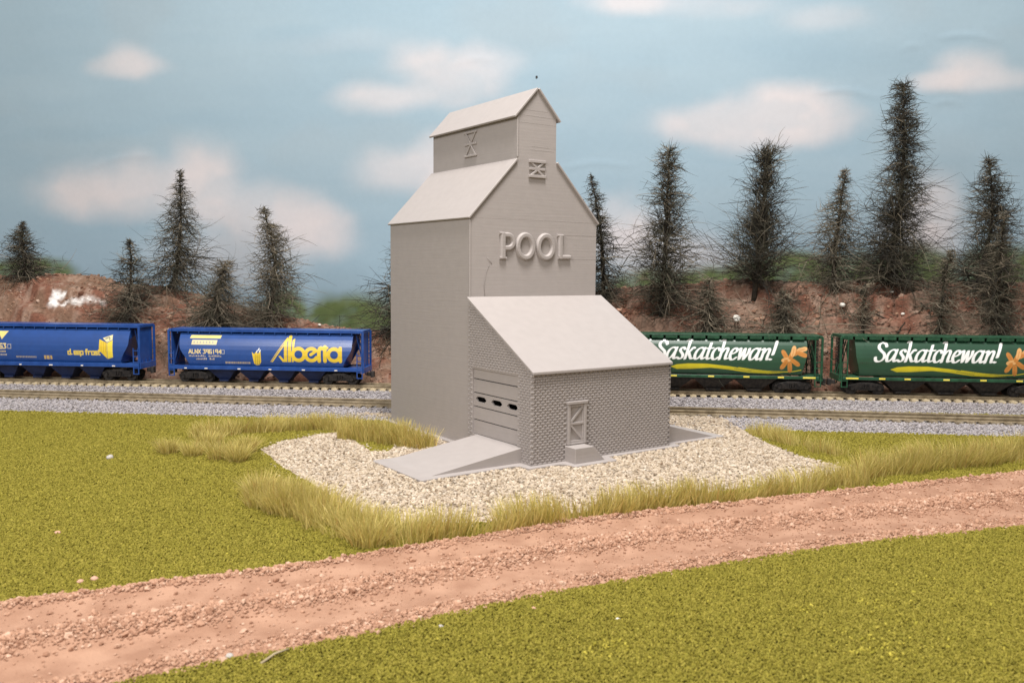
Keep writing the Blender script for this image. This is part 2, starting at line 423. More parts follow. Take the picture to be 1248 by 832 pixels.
def hopper_car(kind, painter, X_end, right_end, label, zs=1.0):
    """X_end: world x of the near side end; right_end True when it is the right one"""
    HL = 4.97
    blue = kind == 'blue'
    body_m, plain = (BLUE_P, BLUE) if blue else (GREEN_P, GREEN)
    base = (.010, .062, .262) if blue else (.013, .062, .030)
    u = Vector((1, KTR, 0)).normalized()
    c0 = Vector((X_end, REAR_Y0 - .82 + KTR * X_end, 0)) + Vector((-u.y, u.x, 0)) * .82
    c = c0 + u * (-HL if right_end else HL)
    root = empty('hopper_car', (c.x, c.y, REAR_RAIL), RZ, label, 'railway car', 'covered hopper cars on the rear track')
    root.scale = (1, 1, zs)
    zz = np.array([q[0] for q in SEC]); ww = np.array([q[1] for q in SEC])

    def ends(z):                       # half length of the body at height z: the end sheets slope inwards below
        z = np.asarray(z, float)
        top = 4.44 if blue else 4.30
        return top - (.42 if blue else .16) * sstep(1.9, .9, z) - .04 * (2.5 - z)
    # body: finely divided near side that carries the lettering, roof and far side
    nx, nz = 640, 112
    zc = np.linspace(.90, 2.5, nz)
    U = np.linspace(-1, 1, nx)
    Z = np.repeat(zc[:, None], nx, 1); X = U[None, :] * ends(zc)[:, None]
    W = np.interp(zc, zz, ww)
    for _ in range(3): W[1:-1] = (W[:-2] + 2 * W[1:-1] + W[2:]) / 4
    p = Paint(X, Z, base)
    painter(p)
    Vn = np.stack([X, -np.repeat(W[:, None], nx, 1), Z], -1).reshape(-1, 3)
    Cn = np.concatenate([p.C, np.ones(p.C.shape[:2] + (1,))], -1).reshape(-1, 4)
    Fn = grid_faces(nx, nz)
    # rest of the shell
    prof = [(-w, z) for z, w in zip(zc[::6], W[::6])]
    if prof[-1][1] < 2.5: prof.append((-W[-1], 2.5))
    roof = [(y, 2.5 + .10 * (1 - (y / W[-1]) ** 2)) for y in np.linspace(-W[-1], W[-1], 9)][1:-1]
    ring = prof + roof + [(-y, z) for y, z in prof[::-1]]
    n = len(ring)
    Ve = []
    for sgn in (-1, 1):
        for y, z in ring: Ve.append((sgn * float(ends(min(z, 2.5))), y, z))
    Ve = np.array(Ve); off = len(Vn)
    k0 = len(prof) - 1
    Fs = [[off + i, off + n + i, off + n + i + 1, off + i + 1] for i in range(k0, n - 1)]
    me = bpy.data.meshes.new('body')
    V = np.vstack([Vn, Ve])
    faces = [tuple(f) for f in Fn.tolist()] + [tuple(f) for f in Fs] + [tuple(off + i for i in range(n - 1, -1, -1)), tuple(off + n + i for i in range(n))]
    me.from_pydata(V.tolist(), [], faces); me.update()
    a = me.attributes.new('paint', 'FLOAT_COLOR', 'POINT')
    a.data.foreach_set('color', np.vstack([Cn, np.tile(np.array(base + (1,)), (len(Ve), 1))]).astype(np.float32).ravel())
    sm = [True] * (len(Fn) + len(Fs)) + [False, False]
    me.polygons.foreach_set('use_smooth', sm)
    link('body', me, body_m, root)
    # roof walkway
    m = MB()
    m.box(-HL, HL, -.66, .66, 2.66, 2.72)
    for e in (-1, 1): m.box(min(e * HL, e * (HL - .14)), max(e * HL, e * (HL - .14)), -.80, .80, 2.585, 2.722)
    if blue: m.box(-HL, HL, -.66, -.60, 2.575, 2.66)
    else:
        k = -HL
        while k < HL - .1:
            m.box(k, min(k + .56, HL), -.66, -.60, 2.52, 2.66); k += .66
    m.box(-HL, HL, .60, .66, 2.56, 2.66)
    k = -4.6
    while k < 4.7:
        m.box(k, k + .05, -.64, -.50, 2.48, 2.655); k += .56 if blue else .66
    rw = m.build('roof_walkway', plain, root, bevel=.012)
    # side sills
    for s in (-1, 1):
        m = MB()
        if blue: m.box(-HL, HL, s * .80 - .05, s * .80 + .05, .70, .89)
        else: m.box(-HL + .1, HL - .1, s * .80 - .05, s * .80 + .05, .70, .84)
        sl = m.build('side_sill', plain, root, bevel=.015)
        if s < 0:
            if blue:
                rr = random.Random(int(X_end * 10))
                for k in (-4.1, -3.05, -1.35, .25, 1.95, 3.6): MB().box(k - .05, k + .05 + rr.random() * .1, -.858, -.852, .73, .78).build('data_plate', WHITE, sl)
            else:
                for a_, b_ in ((-3.21, -2.93), (-2.06, -1.78), (-.31, -.03), (1.34, 1.62), (2.94, 3.22), (-4.72, -4.15), (4.1, 4.68)):
                    MB().box(a_, b_, -.866, -.852, .745, .815).build('reflector', YELLOW, sl)
    # end frames with posts and ladders
    for e in (-1, 1):
        m = MB()
        xe = e * HL
        for s in (-1, 1):
            m.box(xe - .05, xe + .05, s * .75 - .05, s * .75 + .05, .70, 2.66)
            if not blue: m.box(xe - e * .32 - .03, xe - e * .32 + .03, s * .78 - .03, s * .78 + .03, .84, 2.66)
        m.box(xe - .06, xe + .06, -.8, .8, .62, .9)
        m.box(min(xe, xe - e * .9), max(xe, xe - e * .9), -.7, .7, .78, .86)
        for y in (-.4, 0, .4): m.bar((xe - e * .05, y, .88), (xe - e * .45, y * .8, 2.5), .05)
        m.build('end_frame', plain, root, bevel=.008)
        if blue:                       # closed end panel of the blue cars
            m = MB(); m.box(xe - e * .10 - .015, xe - e * .10 + .015, -.69, .69, .92, 2.62)
            m.build('end_panel', plain, root)
        else:                          # open grid of the green cars
            m = MB()
            for y in np.linspace(-.62, .62, 8): m.bar((xe - e * .16, y, .88), (xe - e * .16, y, 2.62), .025)
            for z in np.linspace(1.05, 2.5, 12): m.bar((xe - e * .16, -.68, z), (xe - e * .16, .68, z), .022)
            m.build('end_grid', BLACK, root)
        for s in (-1, 1):
            m = MB()
            xl = xe - e * (.02 if blue else .05); w = .26
            x2 = xl - e * w
            top = 1.62 if blue else 1.5
            for x in (xl, x2): m.bar((x, s * .835, .36), (x, s * .835, top), .045)
            for z in np.arange(.38, top + .05, .28): m.bar((xl, s * .835, z), (x2, s * .835, z), .04)
            m.build('ladder', plain, root)
        m = MB(); m.box(min(xe, xe + e * .30), max(xe, xe + e * .30), -.09, .09, .42, .60); m.box(xe + e * .30 - .09, xe + e * .30 + .09, -.14, .12, .36, .66)
        m.build('coupler', BLACK, root, bevel=.02)
        # bogie
        m = MB()
        xb = e * 3.72
        for s in (-1, 1):
            m.prism([(xb - .85, .30), (xb - .55, .20), (xb + .55, .20), (xb + .85, .30), (xb + .85, .42), (xb + .3, .56), (xb - .3, .56), (xb - .85, .42)], 'y', s * .52 - .06, s * .52 + .06)
            for q in (-.12, 0, .12): m.cyl((xb + q, s * .59, .38), .05, (0, 0, 1), .2, 8)
            for q in (-.62, .62): m.cyl((xb + q, s * .60, .30), .10, (0, 1, 0), .10, 10)
        m.box(xb - .2, xb + .2, -.5, .5, .34, .62)
        bo = m.build('bogie', BLACK, root, bevel=.012)
        for q in (-.62, .62):
            m = MB()
            for s in (-1, 1):
                m.cyl((xb + q, s * .40, .27), .265, (0, 1, 0), .08, 22); m.cyl((xb + q, s * .345, .27), .30, (0, 1, 0), .03, 22)
            m.cyl((xb + q, 0, .27), .05, (0, 1, 0), .9, 8)
            m.build('wheelset', BLACK, bo)
    # hoppers
    hm = BLUE_D if blue else BLACK
    for k in (-1.95, -.0, 1.95) if not blue else (-2.3, -.75, .8, 2.35):
        hw = 1.15 if not blue else .80
        m = MB()
        V = []
        for z, a_, b_ in ((.88, hw, .70), (.70, hw * .9, .68), (.12, hw * .28, .30)):
            V += [(k - a_, -b_, z), (k + a_, -b_, z), (k + a_, b_, z), (k - a_, b_, z)]
        m.add(V, [(0, 1, 2, 3)[::-1], (8, 9, 10, 11)] + [(r * 4 + i, r * 4 + (i + 1) % 4, r * 4 + 4 + (i + 1) % 4, r * 4 + 4 + i) for r in (0, 1) for i in range(4)])
        m.box(k - hw * .3, k + hw * .3, -.42, .42, .07, .16)
        m.build('hopper', hm, root)
    m = MB(); m.box(-4.6, 4.6, -.16, .16, .55, .72); m.build('centre_sill', BLACK, root)
    return root


hopper_car('blue', paint_frost, -18.82, True, 'blue hopper car cut by the left edge, with yellow carton emblem', 1.055)
hopper_car('blue', paint_alberta, -7.36, True, 'blue hopper car lettered Alberta in yellow, beside the grey elevator')
hopper_car('green', paint_saskatchewan(.12), 14.62, True, 'green Saskatchewan hopper car partly hidden behind the grey elevator', 1.02)
hopper_car('green', paint_saskatchewan(-.50), 15.47, False, 'green Saskatchewan hopper car cut by the right edge, fully readable lettering', 1.035)

# ------------------------------------------------------------------ the grain elevator
W, D, CU, CZ, JZ, RIDGE, HR, FW, A1, A2, HE, EZ = 5.73, 6.09, 1.995, 11.844, 10.227, 12.85, 5.27, 3.891, .093, .267, 3.038, 8.1
PHI = math.radians(34.7377)
el = empty('grain_elevator', (-1.4911, 30.1598, 0), PHI, 'grey unpainted grain elevator model with raised POOL lettering, on the gravel', 'grain elevator')
# local: +x along the front, +y backwards
m = MB()
c2 = W - CU
tower = [(0, -.15), (W, -.15), (W, EZ), (c2, JZ), (c2, CZ), (W / 2, RIDGE - .05), (CU, CZ), (CU, JZ), (0, EZ)]
m.prism(tower, 'y', D, 0)
# faint ridges left by the printer across the front
m.box(.01, W - .01, -.003, 0, EZ - .006, EZ + .006)
m.box(4.05, W - .01, -.004, 0, 7.596, 7.608)
m.box(4.45, W - .01, -.004, 0, 6.70, 6.712)
for z, x0, x1 in ((CZ - .28, CU + .05, c2), (CZ - .02, CU + .1, c2 - .1), (CZ + .18, CU + .3, c2 - .4), (10.62, CU + .55, c2 - .1), (10.74, CU + .6, c2 - .3)): m.box(x0, x1, -.0035, 0, z, z + .012)
m.build('wall', PLA, el, bevel=.012)


def slope_slab(x0, z0, x1, z1, y0, y1, t):
    """sheet along the slope (x0,z0)-(x1,z1) between y0 and y1, thickness t upwards"""
    d = Vector((x1 - x0, 0, z1 - z0)).normalized(); nrm = Vector((-d.z, 0, d.x))
    if nrm.z < 0: nrm = -nrm
    P = [(x0, z0), (x1, z1), (x1 + nrm.x * t, z1 + nrm.z * t), (x0 + nrm.x * t, z0 + nrm.z * t)]
    return MB().prism(P, 'y', y0, y1)


OV = .07
sl = (JZ - EZ) / CU
slope_slab(-.05, EZ - .05 * sl, CU - .004, JZ - .004 * sl, -OV, D + OV, .07).build('roof', PLA, el, bevel=.012)
slope_slab(c2 + .004, JZ - .004 * sl, W + .05, EZ - .05 * sl, -OV, D + OV, .07).build('roof', PLA, el, bevel=.012)
sc_ = (RIDGE - .05 - CZ) / (W / 2 - CU)
slope_slab(CU - .13, CZ - .13 * sc_, W / 2, RIDGE - .05, -OV, D + OV, .075).build('cupola_roof', PLA, el, bevel=.012)
slope_slab(W / 2 + .002, RIDGE - .052, c2 + .13, CZ - .13 * sc_, -OV, D + OV, .075).build('cupola_roof', PLA, el, bevel=.012)
for x, z0, z1 in ((0, HR, EZ - .08), (CU, JZ + .1, CZ - .12)):
    MB().box(x - .022, x + .035, -.022, .035, z0, z1).build('corner_highlight', PLA, el, bevel=.012)  # added strips, shaped to give the bright highlight along the corners


def brace_window(name, M, w, h, bw):
    """cross-braced shutter: rails top, middle, bottom and an X; local x right, z up, y towards the wall"""
    m = MB(); t = .07
    m.box(-w / 2, w / 2, -t, .01, h / 2 - bw, h / 2); m.box(-w / 2, w / 2, -t, .01, -h / 2, -h / 2 + bw)
    m.box(-w * .47, w * .47, -t * .8, .01, -bw / 2, bw / 2)
    for sx in (-1, 1):
        m.bar((sx * w * .40, -t * .40, h / 2 - bw * .6), (sx * .015, -t * .40, bw * .4), bw * .8, t * .75, (0, 1, 0))
        m.bar((sx * w * .40, -t * .42, -h / 2 + bw * .6), (sx * .015, -t * .42, -bw * .4), bw * .8, t * .75, (0, 1, 0))
    fr = m.build(name, PLA, el, bevel=.012, M=M)
    return fr


brace_window('window', Matrix.Translation((2.865, 0, 9.945)), .76, .63, .10)
brace_window('window', Matrix.Translation((CU, 3.13, 11.13)) @ Matrix.Rotation(math.radians(-90), 4, 'Z'), .90, .98, .085)


# raised letters: swept profile along strokes
def relief(path, hw, depth, closed=False):
    """bead of half width hw standing depth out of the wall, along a path of (x, z)"""
    P = [Vector((a, b)) for a, b in path]; n = len(P); V = []; F = []
    sec = [(-1.08, .02), (-1.0, -.40), (-.62, -.96), (-.40, -1.0), (.40, -1.0), (.62, -.96), (1.0, -.40), (1.08, .02)]
    for i in range(n):
        a = P[(i - 1) % n] if closed or i > 0 else P[i]; b = P[(i + 1) % n] if closed or i < n - 1 else P[i]
        d = (b - a).normalized(); nr = Vector((-d.y, d.x))
        V += [(P[i].x + nr.x * u * hw, v * depth, P[i].y + nr.y * u * hw) for u, v in sec]
    k = len(sec)
    for i in range(n if closed else n - 1):
        for j in range(k - 1):
            F.append((i * k + j, ((i + 1) % n) * k + j, ((i + 1) % n) * k + j + 1, i * k + j + 1))
    if not closed: F += [tuple(range(k)), tuple(range((n - 1) * k + k - 1, (n - 1) * k - 1, -1))]
    return V, F


def ell(cx, cz, rx, rz, a0=0, a1=360, n=40, closed=True):
    return [(cx + rx * math.cos(math.radians(a0 + (a1 - a0) * i / n)), cz + rz * math.sin(math.radians(a0 + (a1 - a0) * i / n))) for i in range(n + (0 if closed else 1))]


DEP = .105
lt = MB()
lt.add(*relief([(1.375, 6.70), (1.375, 7.58)], .105, DEP)); lt.add(*relief([(1.23, 6.705), (1.52, 6.705)], .045, DEP * .8)); lt.add(*relief([(1.22, 7.585), (1.42, 7.585)], .04, DEP * .8))
lt.add(*relief([(1.44, 7.525)] + ell(1.58, 7.295, .245, .232, 90, -90, 20, False) + [(1.44, 7.062)], .09, DEP * .94))
lt.build('letter', PLA, el)
for cx in (2.358, 3.283):
    lt = MB(); lt.add(*relief(ell(cx, 7.14, .335, .405), .098, DEP, True)); lt.build('letter', PLA, el)
lt = MB()
lt.add(*relief([(3.965, 6.72), (3.965, 7.57)], .10, DEP)); lt.add(*relief([(3.86, 6.775), (4.435, 6.775)], .078, DEP * .94)); lt.add(*relief([(3.81, 7.575), (4.10, 7.575)], .04, DEP * .8))
lt.build('letter', PLA, el)

# annexe with printed brickwork, hollow so that the door lights look into the dark
xl, xr, yf = -A1 + .045, W + A2 - .045, -FW + .045


def zroof(y): return HE + (HR - HE) * (y + FW) / FW - .02


GY0, GY1, GZ0, GZ1 = -3.03, -.29, .56, 2.86
ym = (HR - HE) / FW
m = MB()
m.box(xl, xr, yf, yf + .2, -.15, zroof(yf))                                            # front
m.prism([(yf + .2, -.15), (-.002, -.15), (-.002, zroof(0)), (yf + .2, zroof(yf + .2))], 'x', xr - .2, xr)   # right side
m.prism([(yf + .2, -.15), (GY0, -.15), (GY0, zroof(GY0)), (yf + .2, zroof(yf + .2))], 'x', xl, xl + .2)
m.prism([(GY1, -.15), (-.002, -.15), (-.002, zroof(0)), (GY1, zroof(GY1))], 'x', xl, xl + .2)
m.prism([(GY0, GZ1), (GY1, GZ1), (GY1, zroof(GY1)), (GY0, zroof(GY0))], 'x', xl, xl + .2)
m.box(xl, xl + .2, GY0, GY1, -.15, GZ0)
aw = m.build('annexe_wall', PLA, el)
# bricks: chamfered pillows in running bond
BL, BH, BD = .196, .086, .033
DX0, DX1, DZ1 = 1.33, 2.11, 2.02


def brick(mb, o, ux, un, l, h):
    """brick centred at o; ux along the wall, un outward"""
    z = Vector((0, 0, 1)); o = Vector(o)
    a, b = l / 2, h / 2
    V = [o + ux * sx * a + z * sz * b for sx, sz in ((-1, -1), (1, -1), (1, 1), (-1, 1))]
    V += [o + un * BD + ux * sx * (a - .020) + z * sz * (b - .013) for sx, sz in ((-1, -1), (1, -1), (1, 1), (-1, 1))]
    mb.add(V, [(4, 5, 6, 7)] + [(i, (i + 1) % 4, 4 + (i + 1) % 4, 4 + i) for i in range(4)])


rb = random.Random(4)
mb = MB()
rows = int(HR / BH) + 1
for r in range(rows):
    z = r * BH + BH * .5 - .02
    off = (r % 2) * BL * .5
    if z < HE - .06:                                              # front
        x = xl + BL * .30 - off * .0 + (BL * .5 if r % 2 else 0) - BL * .25
        while x < xr + .02:
            if not (DX0 - .03 < x < DX1 + .03 and z < DZ1 + .02):
                brick(mb, (x + rb.uniform(-.006, .006), yf, z), Vector((1, 0, 0)), Vector((0, -1, 0)), BL - .026, BH - .012)
            x += BL
    y = -.10 - (BL * .5 if r % 2 else 0)
    while y > yf - .03:                                           # both sides
        if z < zroof(y) - .07:
            if not (GY0 - .06 < y < GY1 + .06 and GZ0 - .5 < z < GZ1 + .03) and not (z < .56 and GY0 - .05 < y < GY1 + .05):
                brick(mb, (xl, y, z), Vector((0, 1, 0)), Vector((-1, 0, 0)), BL - .026, BH - .012)
            brick(mb, (xr, y, z), Vector((0, 1, 0)), Vector((1, 0, 0)), BL - .026, BH - .012)
        y -= BL
mb.build('brickwork', PLA, aw)
# annexe roof
P = [(-FW - .07, zroof(-FW) - .035), (.0, zroof(0)), (0, zroof(0) + .09), (-FW - .07, zroof(-FW) + .055)]
MB().prism(P, 'x', -A1 - .02, W + A2 + .02).build('annexe_roof', PLA, el, bevel=.012)
# garage door
m = MB()
seams = [GZ1, 2.50, 2.018, 1.535, 1.07, GZ0]
xd = xl + .055
hole_y = [(-1.08, -.41), (-2.05, -1.39), (-2.97, -2.34)]
for i in range(5):
    z1, z0 = seams[i] - (.012 if i == 0 else .018), seams[i + 1] + .018
    if i != 2: m.box(xd, xd + .08, GY0, GY1, z0, z1)
    else:
        hz0, hz1 = 1.71, 1.895
        ys = [GY0] + [q for h in reversed(hole_y) for q in h] + [GY1]
        m.box(xd, xd + .08, GY0, GY1, z0, hz0); m.box(xd, xd + .08, GY0, GY1, hz1, z1)
        for k in range(0, len(ys), 2): m.box(xd, xd + .08, ys[k], ys[k + 1], hz0, hz1)
        for h in hole_y:                                          # rounded corners of the lights
            for yy, s in ((h[0], 1), (h[1], -1)):
                for zz_, t in ((hz0, 1), (hz1, -1)):
                    m.prism([(yy, zz_), (yy + s * .12, zz_), (yy, zz_ + t * .08)], 'x', xd + .003, xd + .077)
gd = m.build('garage_door', PLA, el)
m = MB(); m.box(xd + .09, xd + .11, GY0, GY1, GZ0, 1.6); m.box(xd + .09, xd + .11, GY0, GY1, 1.98, GZ1)
m.build('backing', BLACK, gd)
# walk-in door with Z braces
m = MB(); fy = yf
m.box(DX0, DX0 + .10, fy - .10, fy + .01, .60, 1.93); m.box(DX1 - .10, DX1, fy - .10, fy + .01, .60, 1.93); m.box(DX0 - .035, DX1 + .035, fy - .12, fy + .01, 1.93, 2.03)
m.box(DX0 + .10, DX1 - .10, fy - .09, fy + .01, .60, .66)
m.build('door_frame', PLA, el, bevel=.012)
m = MB()
m.box(DX0 + .10, DX1 - .10, fy - .02, fy + .005, .66, 1.93)
m.box(DX0 + .10, DX1 - .10, fy - .07, fy - .02, 1.25, 1.33); m.box(DX0 + .10, DX1 - .10, fy - .07, fy - .02, 1.84, 1.92); m.box(DX0 + .10, DX1 - .10, fy - .07, fy - .02, .665, .73)
m.bar((DX0 + .14, fy - .042, 1.34), (DX1 - .14, fy - .042, 1.83), .075, .05, (0, 1, 0)); m.bar((DX0 + .14, fy - .042, 1.24), (DX1 - .14, fy - .042, .74), .075, .05, (0, 1, 0))
for x in (DX0 + .125, DX1 - .125): m.box(x - .025, x + .025, fy - .06, fy - .02, .73, 1.84)
m.build('door', PLA, el, bevel=.006)
m = MB()
ST = [(DX0 - .08, -.1), (2.62, -.1), (2.52, .06), (2.02, .585), (DX0 - .08, .585)]
m.prism(ST, 'y', fy - .58, fy - .01)
m.build('step_block', PLA, el, bevel=.015)
# loading ramps on both sides and the thin printed base
for s, x_in in ((-1, xl + .01), (1, xr - .01)):
    x_out = -3.55 if s < 0 else 8.72
    m = MB()
    y0, y1 = (-3.30, -.55) if s < 0 else (-3.52, -.6)
    zt = .565 if s < 0 else .80
    Pq = [(x_in, -.1), (x_in, zt), (x_out, .07), (x_out, -.1)]
    m.prism(Pq, 'y', y0, y1)
    m.build('ramp', PLA, el, bevel=.01)


def lip(P, r=.16, n=5):
    """polygon with rounded corners"""
    P = [Vector(p) for p in P]; out = []
    for i in range(len(P)):
        a, b, c = P[i - 1], P[i], P[(i + 1) % len(P)]
        u, v = (a - b).normalized(), (c - b).normalized()
        p0, p1 = b + u * r, b + v * r
        for k in range(n + 1):
            t = k / n; out.append(tuple(p0 * (1 - t) ** 2 + b * 2 * t * (1 - t) + p1 * t * t))
    return out


plate = lip([(-.34, -FW - .22), (.98, -FW - .22), (1.06, -FW - .78), (2.86, -FW - .78), (2.93, -FW - .2), (W + A2 + .38, -FW - .2), (W + A2 + .4, -3.72), (9.10, -3.72), (9.10, -.4), (W + A2 + .2, -.3), (W + .2, D + .2), (-.2, D + .2), (-.25, -.35), (-3.95, -.35), (-3.92, -3.62), (-.40, -3.55)], .13)
MB().prism(plate, 'z', -.05, .078).build('base_plate', PLA, el, bevel=.012)
# stray filament hairs on the front
for P in ([(.62, -.02, 5.35), (.58, -.05, 5.75), (.66, -.06, 6.2), (.80, -.015, 6.45)], [(.72, -.012, 6.72), (.8, -.04, 6.62), (.92, -.012, 6.5)]):
    MB().tube([Vector((q[0], -.006 + q[1] * .25, q[2])) for q in P], .007, 5).build('filament_hair', PLA, el, True)
for q in ((1.15, 1.35, 9.7), ):
    pass

# ------------------------------------------------------------------ terrain: ground, beds, road, embankment
TURF_B = noise_mat('turf_base', (.10, .088, .011, 1), (.15, .128, .016, 1), 1.2, rough=.95)
me = np_mesh('ground', [(-140, -60, 0), (140, -60, 0), (140, 140, 0), (-140, 140, 0)], [(0, 1, 2, 3)])
tag(link('ground', me, TURF_B), kind='structure')

front_near = lambda x: 34.75 - .105 * x
front_far = lambda x: 39.75 - .115 * x
rear_near = lambda x: 40.0 - .098 * x
toe = lambda x: 43.75 + KTR * x


def bed(name, y0f, y1f, h, mat, sl0=1.0, sl1=.4, seed=1):
    nx, ny = 260, 26
    xs = np.linspace(-60, 60, nx); t = np.linspace(0, 1, ny)
    X = np.repeat(xs[None], ny, 0); Y0 = y0f(xs) + .25 * (fbm(xs * .9, xs * 0, 3, seed) - .5); Y1 = y1f(xs)
    Y = Y0[None] + (Y1 - Y0)[None] * t[:, None]
    wd = (Y1 - Y0)[None] * np.ones((ny, 1))
    dist0, dist1 = wd * t[:, None], wd * (1 - t[:, None])
    Z = .004 + h * sstep(0, sl0, dist0) * sstep(0, sl1, dist1) + .02 * (fbm(X * 4, Y * 4, 3, seed + 3) - .5)
    V = np.stack([X, Y, Z], -1).reshape(-1, 3)
    return tag(link(name, np_mesh(name, V, grid_faces(nx, ny)), mat, smooth=True), kind='structure')


BALL_B = noise_mat('ballast_base', (.20, .19, .19, 1), (.42, .39, .39, 1), 9, rough=.95, bump=.6, bscale=14, bdist=.05)
bed('ballast_bed_front', front_near, front_far, .10, BALL_B, 1.2, .4, 1)
bed('ballast_bed_rear', rear_near, lambda x: toe(x) + 1.2, .24, BALL_B, 1.3, .3, 5)

# gravel pad
PAD = [g(*q)[:2] for q in [(318, 549), (343, 539), (385, 531), (410, 528), (428, 536), (452, 551), (475, 551), (500, 520), (478, 511), (430, 507), (820, 507), (880, 513), (905, 525), (935, 541), (975, 557), (1030, 571), (1000, 586), (900, 597), (800, 612), (700, 627), (600, 637), (520, 640), (455, 640), (415, 614), (385, 594), (345, 571)]]
PADA = np.array(PAD)


def inside(P, x, y):
    ins = np.zeros(np.shape(x), bool)
    for i in range(len(P)):
        (x0, y0), (x1, y1) = P[i], P[i - 1]
        if y0 == y1: continue
        ins ^= ((y0 > y) != (y1 > y)) & (x < (x1 - x0) * (y - y0) / (y1 - y0) + x0)
    return ins


GRAV_B = noise_mat('gravel_base', (.16, .12, .08, 1), (.30, .24, .17, 1), 8, rough=.95, bump=.6, bscale=12, bdist=.05)
m = MB(); n = len(PAD)
m.add([(p[0], p[1], .008) for p in PAD], [tuple(range(n))])
tag(m.build('gravel_pad', GRAV_B), kind='structure')

# road
RN = np.array([g(*q)[:2] for q in [(0, 738), (150, 719), (300, 700), (400, 686), (480, 673), (600, 654), (700, 636), (850, 620), (1000, 604), (1130, 590), (1248, 577)]])
RS = np.array([g(*q)[:2] for q in [(170, 827), (260, 808), (420, 776), (560, 745), (700, 717), (850, 692), (1000, 668), (1120, 654), (1248, 641)]])


def extend(P, a, b):
    d0 = (P[0] - P[2]) / np.linalg.norm(P[0] - P[2]); d1 = (P[-1] - P[-3]) / np.linalg.norm(P[-1] - P[-3])
    return np.vstack([P[0] + d0 * a, P[0] + d0 * a * .5, P, P[-1] + d1 * b * .5, P[-1] + d1 * b])


RN, RS = extend(RN, 12, 20), extend(RS, 14, 20)
def edge_y(P, x): return np.interp(x, P[:, 0], P[:, 1])
def road_t(x, y):
    """0 at the near edge, 1 at the far edge"""
    a, b = edge_y(RS, x), edge_y(RN, x)
    return (y - a) / (b - a)


def road_h(X, Y, T, ny_wobble=True):
    wob = .06 * (fbm(X * .5, Y * .5, 2, 9) - .5)
    t = T + wob
    rut = -.055 * (np.exp(-((t - .27) / .12) ** 2) + np.exp(-((t - .74) / .11) ** 2))
    mid = .07 * np.exp(-((t - .52) / .085) ** 2) * (.4 + 1.2 * fbm(X * 2.2, Y * 2.2, 3, 12))
    berm = .038 * (.35 * np.exp(-((t - .05) / .06) ** 2) + np.exp(-((t - .97) / .045) ** 2)) * (.3 + 1.4 * fbm(X * 2.5, Y * 2.5, 3, 14))
    rough = .45 * sstep(.16, .0, t) + sstep(.86, .97, t) + np.exp(-((t - .52) / .12) ** 2)
    lump = np.clip(fbm(X * 7, Y * 7, 3, 21) - .45, 0, 1) * .17 * rough
    return .07 + rut + mid + berm + lump + .012 * (fbm(X * 5, Y * 5, 3, 31) - .5)


nx, ny = 900, 130
xs = np.linspace(-16, 30, nx); ts = np.linspace(-.02, 1.02, ny)
X = np.repeat(xs[None], ny, 0); T = np.repeat(ts[:, None], nx, 1)
ya, yb = edge_y(RS, xs), edge_y(RN, xs)
for _ in range(30):
    ya[1:-1] = (ya[:-2] + ya[1:-1] * 2 + ya[2:]) / 4; yb[1:-1] = (yb[:-2] + yb[1:-1] * 2 + yb[2:]) / 4
jag = .28 * (fbm(xs * 2.2, xs * 0, 4, 41) - .5); jag2 = .28 * (fbm(xs * 2.2, xs * 0 + 5, 4, 43) - .5)
Y = (ya + jag)[None] + ((yb + jag2) - (ya + jag))[None] * T
Z = road_h(X, Y, T)
Z *= sstep(-.02, .09, T) * sstep(1.02, .96, T); Z += .006
DIRT = noise_mat('road_dirt', (.285, .152, .096, 1), (.39, .226, .15, 1), 1.3, 8, rough=.95, bump=.7, bscale=22, bdist=.03)
tag(link('dirt_road', np_mesh('dirt_road', np.stack([X, Y, Z], -1).reshape(-1, 3), grid_faces(nx, ny)), DIRT, smooth=True), kind='structure')

# embankment
CREST_OFF = 4.6
crest_px = [(-300, 345), (-120, 336), (0, 338), (60, 336), (90, 335), (118, 337), (132, 344), (200, 350), (250, 362), (300, 377), (365, 389), (400, 398), (440, 402), (476, 405), (560, 400), (660, 370), (745, 352), (800, 349), (900, 342), (1000, 345), (1060, 344), (1110, 341), (1160, 346), (1248, 344), (1500, 342)]
CR = np.array([on_line(x, y, 43.75 + CREST_OFF) for x, y in crest_px])


def emb(x, y):
    x = np.asarray(x, float); y = np.asarray(y, float)
    v = y - toe(x)
    cz = np.interp(x, CR[:, 0], CR[:, 2])
    wv = v + 1.1 * (fbm(x * .45, y * .45, 3, 51) - .5)
    s = np.clip(wv / CREST_OFF, 0, 1)
    up = 1 - (1 - s) ** 1.7
    lv = s * 4.2 + 1.6 * fbm(x * .35, y * .35, 3, 52)
    step = .55 * (sstep(.55, .95, lv - np.floor(lv)) - (lv - np.floor(lv))) * sstep(0, .15, s) * sstep(1.0, .8, s) * (.4 + 1.2 * fbm(x * .25, y * .25, 2, 54))
    zz_ = cz * np.clip(up + step * .25, 0, 1.02)
    zz_ = np.where(v > CREST_OFF, cz - .11 * (v - CREST_OFF) ** 1.4, zz_)
    fade = sstep(-.1, .8, v)
    rough = .55 * (fbm(x * 1.1, y * 1.6, 5, 55) - .5) + .30 * np.abs(fbm(x * 2.6, y * 2.6, 3, 57) - .5)
    near_crest = 1 - .72 * sstep(2.6, CREST_OFF, v)
    return np.maximum(.0, zz_ + fade * rough * near_crest) + .004


nx, ny = 900, 170
xs = np.linspace(-46, 46, nx); vs = np.linspace(-.3, 12, ny) ** 1.0
X = np.repeat(xs[None], ny, 0); Y = toe(X) + vs[:, None]
Z = emb(X, Y)
Z[0] = -.05
